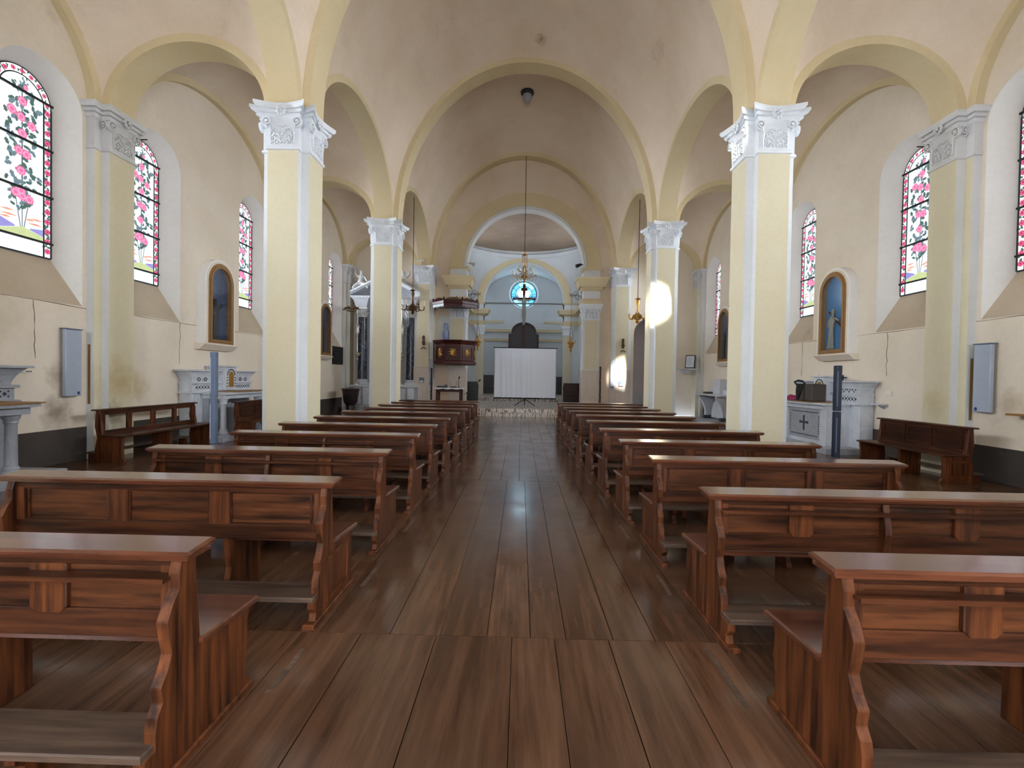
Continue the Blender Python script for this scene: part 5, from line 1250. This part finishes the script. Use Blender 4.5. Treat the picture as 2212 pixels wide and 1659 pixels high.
# ---------------------------------------------------------------- marble altar at the end of the left aisle
e = empty('altar', (-5.72, WY - .02, 0)); D = -.0
MB().box(-1.50, 1.50, -1.0, -.0, 0, .25).build('step', 'marble_grey', e, bevel=.01)
MB().box(-1.42, 1.42, -.62, 0, .25, 1.02).build('body', 'marble_grey', e, bevel=.01)
for x in (-1.12, -.75, .75, 1.12): MB().box(x - .14, x + .14, -.66, -.6, .27, 1.0).build('front_panel', 'marble_white', e, bevel=.008)
MB().chbox(-1.48, 1.48, -.70, 0, 1.02, 1.09, .012).build('table_slab', 'marble_white', e)
MB().box(-1.35, 1.35, -.22, 0, 1.09, 5.0).build('back_wall', 'marble_grey', e)
for x in (-1.03, 1.03):
    p = MB().box(x - .30, x + .30, -.55, -.05, 1.09, 1.2).build('pedestal', 'marble_white', e, bevel=.01)
    MB().lathe([(.25, 1.2), (.25, 1.24), (.21, 1.27), (.22, 1.30), (.185, 1.33)], x, -.33, 20).build('column_base', 'marble_white', e, .6)
    MB().lathe([(.185, 1.33), (.185, 2.4), (.165, 3.93)], x, -.33, 20).build('column', 'marble_dark', e, .6)
    c = MB().lathe([(.17, 3.93), (.19, 3.95), (.165, 3.98), (.18, 4.15), (.24, 4.27)], x, -.33, 14); c.box(x - .27, x + .27, -.6, -.06, 4.27, 4.33)
    for j in range(10):
        a = 2 * PI * j / 10
        c.tube([(x + .17 * math.cos(a), -.33 + .17 * math.sin(a), 3.99), (x + .21 * math.cos(a), -.33 + .21 * math.sin(a), 4.12), (x + .26 * math.cos(a), -.33 + .26 * math.sin(a), 4.17), (x + .27 * math.cos(a), -.33 + .27 * math.sin(a), 4.13)], [.04, .045, .03, .012], 5)
    c.build('column_capital', 'stucco_dusty', e, .9)
    c = MB(); c.stack([[(x - a, -.62 - o_, z), (x + a, -.62 - o_, z), (x + a, 0, z), (x - a, 0, z)] for a, o_, z in ((.22, -.1, 4.33), (.26, -.06, 4.5), (.32, .0, 4.66), (.40, .06, 4.74), (.42, .08, 4.80))]); c.build('entablature_block', 'marble_white', e)
MB().box(-.7, .7, -.30, 0, 4.5, 4.8).build('entablature', 'marble_white', e)
pdm = MB()
for s in (-1, 1):
    path = []
    for j in range(9):
        t = j / 8; x = s * (1.45 - 1.15 * t); z = 4.84 + .58 * t; path.append(((x, -.35, z), (0, -1, 0), (0, 0, 1)))
    pdm.ring_sweep(path, [(-.34, 0), (.30, 0), (.36, .10), (.36, .16), (-.34, .16)])
pdm.build('pediment_cornice', 'marble_white', e)
MB().prism([(-1.4, 4.8), (1.4, 4.8), (.9, 5.2), (.3, 5.45), (-.3, 5.45), (-.9, 5.2)], 'y', -.25, 0).build('tympanum', 'marble_grey', e)
MB().box(-.62, .62, -.30, -.22, 1.35, 3.95).build('picture_frame', 'gold', e, bevel=.01); MB().box(-.52, .52, -.31, -.29, 1.45, 3.85).build('painting', 'black_wood', e)
MB().box(-.45, .45, -.5, -.22, 1.09, 1.32).build('gradine', 'marble_white', e, bevel=.01)
tag(e, 'baroque marble altar with dark columns and pediment at the end of the left aisle', 'altar')
def putto(label, x, mirror):
    pts = [(0, 0, .16, .11), (0, -.01, .32, .10), (0, -.02, .44, .085), (0, -.03, .52, .05), (.02, -.04, .63, .085), (.02, -.04, .70, .06),
           (-.14, -.03, .44, .05), (-.26, -.05, .56, .04), (-.24, -.04, .70, .034), (.14, -.03, .42, .05), (.22, -.08, .30, .04), (.28, -.12, .22, .032),
           (-.10, -.10, .12, .075), (-.24, -.18, .02, .06), (-.34, -.16, -.12, .04), (.10, -.10, .10, .075), (.26, -.18, .06, .06), (.34, -.2, -.1, .04)]
    if mirror: pts = [(-p[0], *p[1:]) for p in pts]
    o = figure('cherub_statue', pts, [(0, 1), (1, 2), (2, 3), (3, 4), (4, 5), (2, 6), (6, 7), (7, 8), (2, 9), (9, 10), (10, 11), (0, 12), (12, 13), (13, 14), (0, 15), (15, 16), (16, 17)], 'statue_stone', None, (x, WY - .45, 5.20))
    tag(o, label, 'statue', 'stone cherubs on the pediment')
putto('pale stone cherub seated on the left slope of the marble pediment', -6.78, False); putto('pale stone cherub with raised arm on the pediment, beside the chancel pillar', -5.0, True)
# tall silver candlesticks hung with drops beside that altar
for x, y, sn in ((-6.88, 19.05, 'left'), (-5.02, 19.05, 'right')):
    e = empty('candlestick', (x, y, 2.1))
    MB().lathe([(.01, 0), (.05, .06), (.02, .14), (.09, .22), (.10, .30), (.03, .36), (.025, .8), (.03, 1.05), (.09, 1.2), (.07, 1.32), (.11, 1.45), (.05, 1.52), (.022, 1.54), (.022, 2.3), (.008, 2.32)], n=12).build('stem', 'silver', e, .7)
    MB().tube([(.02, 0, .28), (.12, 0, .26), (.14, 0, .36)], .014, 5).build('side_arm', 'gold', e); MB().tube([(0, 0, -2.1 if sn == 'x' else 0), (0, .0, -.85)], .012, 5).build('shaft', 'silver', e); MB().lathe([(.15, -1.01), (.15, -.97), (.03, -.85)], n=12).build('foot', 'silver', e)
    tag(e, 'tall silver candlestick standing on the marble altar, %s one' % sn, 'candlestick', 'silver candlesticks'); e.location.z = 1.09 + 1.01
    e.location.y = WY - .6; 
e = empty('wall_bracket', (-7.0, 18.95, 4.2)); mb = MB()
mb.tube([(-.28, 0, .02), (-.15, -.05, .08), (0, -.05, .0), (.15, -.08, .08), (.28, -.1, .0)], [.04, .06, .05, .06, .03], 6); mb.tube([(-.2, 0, -.06), (0, -.06, -.08), (.2, -.1, -.05)], [.03, .045, .03], 6)
for x in (-.25, -.1, .08, .24): mb.ball((x, -.06, .03), .06, 6)
mb.tube([(-.28, 0, 0), (-.40, .08, 0)], .03, 6)
mb.build('carved_arm', 'bronze', e, .9); tag(e, 'carved wooden wall arm beside the left aisle altar', 'bracket')
# ---------------------------------------------------------------- left aisle small things
e = empty('notice_board', (-WX + .005, 18.75, 0)); MB().box(0, .03, -.48, .48, 1.94, 2.62).build('board', 'black_plastic', e)
fr = MB()
for (y0, y1, z0, z1) in ((-.5, .5, 1.92, 1.95), (-.5, .5, 2.61, 2.64), (-.5, -.47, 1.95, 2.61), (.47, .5, 1.95, 2.61)): fr.box(0, .045, y0, y1, z0, z1)
fr.build('frame', 'iron', e); tag(e, 'black rectangular board on the left aisle wall', 'board')
e = empty('font', (-6.75, 18.2, 0)); MB().lathe([(.26, 0), (.26, .06), (.17, .12), (.16, .3), (.26, .42), (.31, .8), (.33, .90), (.34, .92)], n=20).build('bowl', 'black_wood', e, .6); MB().lathe([(.36, .92), (.36, .95), (.3, .97), (.02, .98)], n=20).build('lid', 'dark_wood', e, .6)
tag(e, 'dark wooden tub with a flat lid at the end of the left aisle', 'font')
for (x, y, z, sd, lab) in ((-WX + .005, 18.3, 1.35, -1, 'small round wall socket below the black board'), (WX - .005, 9.62, 1.33, 1, 'rectangular electrical outline plate on the wall right of the side altar'), (WX - .005, 11.95, 1.72, 1, 'small plate on the wall left of the side altar')):
    e = empty('wall_plate', (x, y, z)); a, b_ = sorted((0, -sd * .012)); MB().box(a, b_, -.07, .07, -.045, .045).build('plate', 'reveal_white', e, bevel=.003)
    a, b_ = sorted((-sd * .010, -sd * .014)); MB().box(a, b_, -.045, .045, -.028, .028).build('cover', 'wall_cream', e); tag(e, lab, 'plate')
e = empty('name_tag', (-WX + .004, BC[1] + 1.42, 1.50)); MB().prism([(-.0, -.02), (.05, -.035), (.15, -.03), (.15, .03), (.05, .035), (0, .02)], 'x', 0, .006).build('plate', 'tag_white', e)
tx = MB()
for i in range(4): tx.box(.006, .007, .055 + i * .022, .068 + i * .022, -.012, .012)
tx.build('lettering', 'inlay_dark', e); tag(e, 'small white tag with lettering hung beside the grey left altar', 'tag')
# damp stains and peeling paint on the left respond
st = MB(); rnd = random.Random(3)
def blob(mb, x, y, z, r, h, sd):
    n_ = 14; mb.add([(x, y + r * (.7 + .5 * rnd.random()) * math.cos(2 * PI * k / n_), z + h * (.7 + .5 * rnd.random()) * math.sin(2 * PI * k / n_)) for k in range(n_)], [tuple(range(n_))])
# ---------------------------------------------------------------- things on the right side altar
AX = WX - .62; AZ = 1.094
e = empty('instrument_case', (AX - .10, BC[2] - .10, AZ), 0)
MB().box(-.17, .17, -.28, .30, 0, .40).build('case', 'case_brown', e, bevel=.02); MB().box(-.18, .18, -.02, .02, 0, .405).build('lid_seam', 'black_plastic', e)
dr = MB()
for k in range(6): dr.tube([(-.18, .06 + k * .04, .40), (-.19, .10 + k * .035, .22), (-.18, .22 + k * .01, .02)], .016, 5)
dr.build('strap', 'black_plastic', e); MB().tube([(-.18, .30, .38), (-.2, .34, .44), (-.15, .28, .48), (-.1, .18, .46), (-.1, .1, .41)], .022, 5).build('handle_strap', 'black_plastic', e)
tag(e, 'dark brown case with straps standing on the right side altar', 'case')
e = empty('folded_cloth', (AX - .05, BC[2] + .52, AZ)); mb = MB()
vs = []; fs = []
for j in range(7):
    for i in range(9):
        u, v = i / 8, j / 6; vs.append((-.16 + .32 * v, -.28 + .56 * u, .11 * math.sin(PI * v) * (.35 + .65 * u) + .012 * math.sin(7 * u + 3 * v) + .004))
for j in range(6):
    for i in range(8): a = j * 9 + i; fs.append((a, a + 1, a + 10, a + 9))
mb.add(vs, fs); mb.add([(x, y, 0) for x, y, z in vs], [f[::-1] for f in fs]); mb.build('cloth', 'cloth_purple', e, 1.2); tag(e, 'folded purple cloth lying on the right side altar', 'cloth')
e = empty('altar_crucifix', (WX - .26, BC[2] - .48, 1.31)); mb = MB().box(-.012, .012, -.012, .012, .0, .40); mb.box(-.012, .012, -.11, .11, .33, .355); mb.build('cross', 'iron', e)
MB().lathe([(.05, 0), (.05, .012), (.012, .03)], n=10).build('foot', 'iron', e); MB().tube([(-.02, 0, .1), (-.026, 0, .22), (-.024, 0, .31), (-.03, 0, .36)], [.010, .018, .022, .016], 6).build('corpus', 'iron', e); MB().tube([(-.02, -.09, .35), (-.022, 0, .31), (-.02, .09, .35)], .008, 5).build('arms', 'iron', e)
tag(e, 'small dark standing crucifix on the right side altar', 'crucifix')
for sd, yy, zz, ln, lab in ((1, BC[2] - 1.36, 1.085, .22, 'marble side shelf jutting from the wall by the right altar'), (1, 6.9, 1.09, .5, 'small wooden shelf on the right wall at the picture edge')):
    e = empty('wall_shelf', (sd * (WX - .005), yy, zz)); MB().chbox(-.20, 0, -ln / 2, ln / 2, 0, .03, .006).build('shelf_board', 'marble_white' if ln < .3 else 'gold_wood', e); MB().prism([(0, 0), (-.14, 0), (0, -.08)], 'y', -.02, .02).build('bracket', 'marble_grey' if ln < .3 else 'gold_wood', e); tag(e, lab, 'shelf')
# ---------------------------------------------------------------- right aisle, far bay: console altar, framed notice
e = empty('altar', (WX - .016, 17.0, 0)); s = -1
MB().box(-.95, 0, -1.2, 1.2, 0, .10).build('step', 'marble_grey', e, bevel=.008)
MB().chbox(-.80, 0, -1.15, 1.15, .98, 1.03, .008).build('table_slab', 'marble_white', e)
for y in (-.75, .75):
    MB().prism([(-.15, .10), (-.55, .10), (-.55, .2), (-.50, .26), (-.52, .45), (-.60, .7), (-.74, .88), (-.74, .98), (-.1, .98), (-.1, .1)], 'y', y - .06, y + .06).build('bracket_leg', 'marble_white', e, bevel=.006); MB().box(-.57, -.12, y - .08, y + .08, .10, .22).build('plinth', 'inlay_dark', e)
MB().prism([(-.62, .14), (.62, .14), (.6, .4), (.45, .68), (.2, .86), (0, .90), (-.2, .86), (-.45, .68), (-.6, .4)], 'x', -.32, -.22).build('relief_panel', 'marble_white', e, bevel=.01)
MB().box(-.3, 0, -.9, .9, 1.03, 1.16).build('gradine', 'marble_white', e, bevel=.006); MB().chbox(-.34, 0, -.95, .95, 1.16, 1.19, .005).build('ledge', 'marble_white', e)
MB().box(-.42, 0, -.28, .28, 1.03, 1.58).build('tabernacle', 'marble_white', e, bevel=.01)
tag(e, 'white marble console altar with scrolled legs in the far right aisle', 'altar')
e = empty('book', (WX - .5, 17.55, 1.032)); MB().box(-.12, .12, -.16, .16, .0, .07).build('cover', 'case_brown', e, bevel=.004); MB().box(-.115, .115, -.15, .155, .01, .06).build('pages', 'paper', e); tag(e, 'brown book lying on the console altar', 'book')
e = empty('framed_notice', (6.95, 19.3, 2.02), 0); e.rotation_euler = (-.18, 0, -.7)
MB().box(-.20, .20, 0, .02, 0, .55).build('frame', 'black_plastic', e, bevel=.004); MB().box(-.165, .165, -.004, 0, .035, .515).build('paper_sheet', 'paper', e)
tx = MB()
for i in range(9): tx.box(-.11, .11 - .04 * (i % 3), -.006, -.004, .12 + i * .038, .135 + i * .038)
tx.build('printed_lines', 'grey_metal', e); tag(e, 'black framed notice propped on a wall shelf in the far right aisle', 'notice')
e = empty('wall_shelf', (6.9, 19.4, 1.96)); MB().chbox(-.42, .42, -.22, .22, 0, .03, .006).build('shelf_board', 'marble_white', e); MB().prism([(-.2, 0), (.2, 0), (.06, -.14), (-.06, -.14)], 'y', -.05, .4).build('bracket', 'marble_white', e); tag(e, 'pale stone shelf under the framed notice', 'shelf')
e = empty('urn', (5.55, WY + .35, 0.27)); MB().box(-.14, .14, -.14, .14, 0, .55).build('pedestal', 'black_wood', e, bevel=.01); MB().lathe([(.06, .55), (.04, .62), (.10, .72), (.16, .80), (.17, .82)], n=14).build('bowl', 'marble_grey', e, .6); tag(e, 'stone bowl on a dark pedestal inside the arched passage', 'urn')
e = empty('chest', (5.28, WY + .05, 0.0)); e.location = (5.3, WY - .45, 0); MB().box(-.42, .42, -.2, .2, 0, .42).build('body', 'black_wood', e, bevel=.01); MB().chbox(-.45, .45, -.23, .23, .42, .46, .008).build('lid', 'black_wood', e); tag(e, 'low dark chest at the foot of the arched passage', 'chest')
# ---------------------------------------------------------------- fittings on the pillars flanking the chancel arch
FY = PY[3] - HO
for s, sn in ((-1, 'left'), (1, 'right')):
    e = empty('wall_box', (s * PX - .02, FY - .022, 1.28)); MB().box(-.10, .10, -.07, 0, -.06, .16).build('case', 'steel_plastic', e, bevel=.006); MB().box(-.075, .075, -.074, -.07, -.04, .03).build('label_plate', 'tag_white', e); tag(e, 'small grey alarm box on the marble foot of the %s chancel pillar' % sn, 'box', 'alarm boxes')
    e = empty('station_relief', (s * PX + .04, FY - .01, 2.78)); mb = MB(); mb.box(-.05, .05, -.04, 0, 0, .34); mb.ball((0, -.05, .36), .06, 8, (1, .6, 1)); mb.tube([(-.06, -.03, .1), (0, -.06, .2), (.06, -.03, .1)], .03, 5); mb.tube([(-.10, -.03, -.14), (0, -.05, -.08), (.10, -.03, -.14)], .022, 5); mb.build('carving', 'bronze', e, .9); tag(e, 'small carved station relief on the %s chancel pillar' % sn, 'relief', 'station reliefs')
    e = empty('wall_heater', (s * (PX - HA - STEP / 2 - .02), PY[3] - HA - .025, 0)); MB().box(-.085, .085, -.06, 0, 1.12, 2.22).build('panel', 'grey_metal', e, bevel=.008); MB().box(-.07, .07, -.064, -.06, 1.16, 1.2).build('badge', 'blue_badge', e); tag(e, 'narrow grey heater in the corner of the %s chancel pillar' % sn, 'heater', 'corner heaters')
    e = empty('cornice_light', (s * PX + (-.1 if s < 0 else -1.05), FY - .02 if s < 0 else WY - .42, SPRING + .02 if s < 0 else 5.76))
    MB().tube([(0, 0, 0), (0, -.02, .12), (-.0 if s < 0 else -.1, -.04, .18)], .018, 5).build('stem', 'pier_white', e); MB().tube([(-.24, -.04, .16), (.1, -.04, .19)], .03, 6).build('lamp_tube', 'pier_white', e); tag(e, 'small tube light on a bent stem above the %s' % ('left chancel pillar capital' if s < 0 else 'right chancel cornice'), 'lamp')
# candle stand base beside far speaker
e = empty('stone_planter', (2.78, 18.75, .28)); MB().lathe([(.26, 0), (.30, .04), (.30, .24), (.33, .27), (.33, .30), (.28, .30)], n=20).build('drum', 'marble_pink', e, .6); tag(e, 'low round stone drum behind the thin grey speaker', 'planter')
# worn battens on the floor at the pew ends
bt = MB(); rnd = random.Random(9)
for s, xsr, ysr in ((-1, LX, LY), (1, RX, RY)):
    for i in range(8):
        x = s * (xsr[i] - .07 + rnd.uniform(-.02, .02)); y = ysr[i] + rnd.uniform(.25, .35); L_ = rnd.uniform(.35, .6)
        bt.prism([(x - .018, y), (x + .012, y + .02), (x + .02, y + L_ * .6), (x + .01, y + L_), (x - .016, y + L_ - .03), (x - .012, y + L_ * .5)], 'z', 0.0, .003)
o = bt.build('batten', 'pew_worn', floor); o['kind'] = 'stuff'
# rope end and stains: hooks on the wall
for (x, y, z, lab) in ((-WX + .02, 8.92, 6.02, 'short iron hook on the left aisle wall above the second window'), (WX - .02, 8.92, 6.0, 'short iron hook on the right aisle wall above the second window')):
    e = empty('wall_hook', (x, y, z)); MB().tube([(0, 0, 0), (-math.copysign(.16, x), 0, .0)], .012, 5).build('rod', 'iron', e); MB().lathe([(.025, -.006), (.025, .006)], n=8).build('rose_plate', 'iron', e); tag(e, lab, 'hook')
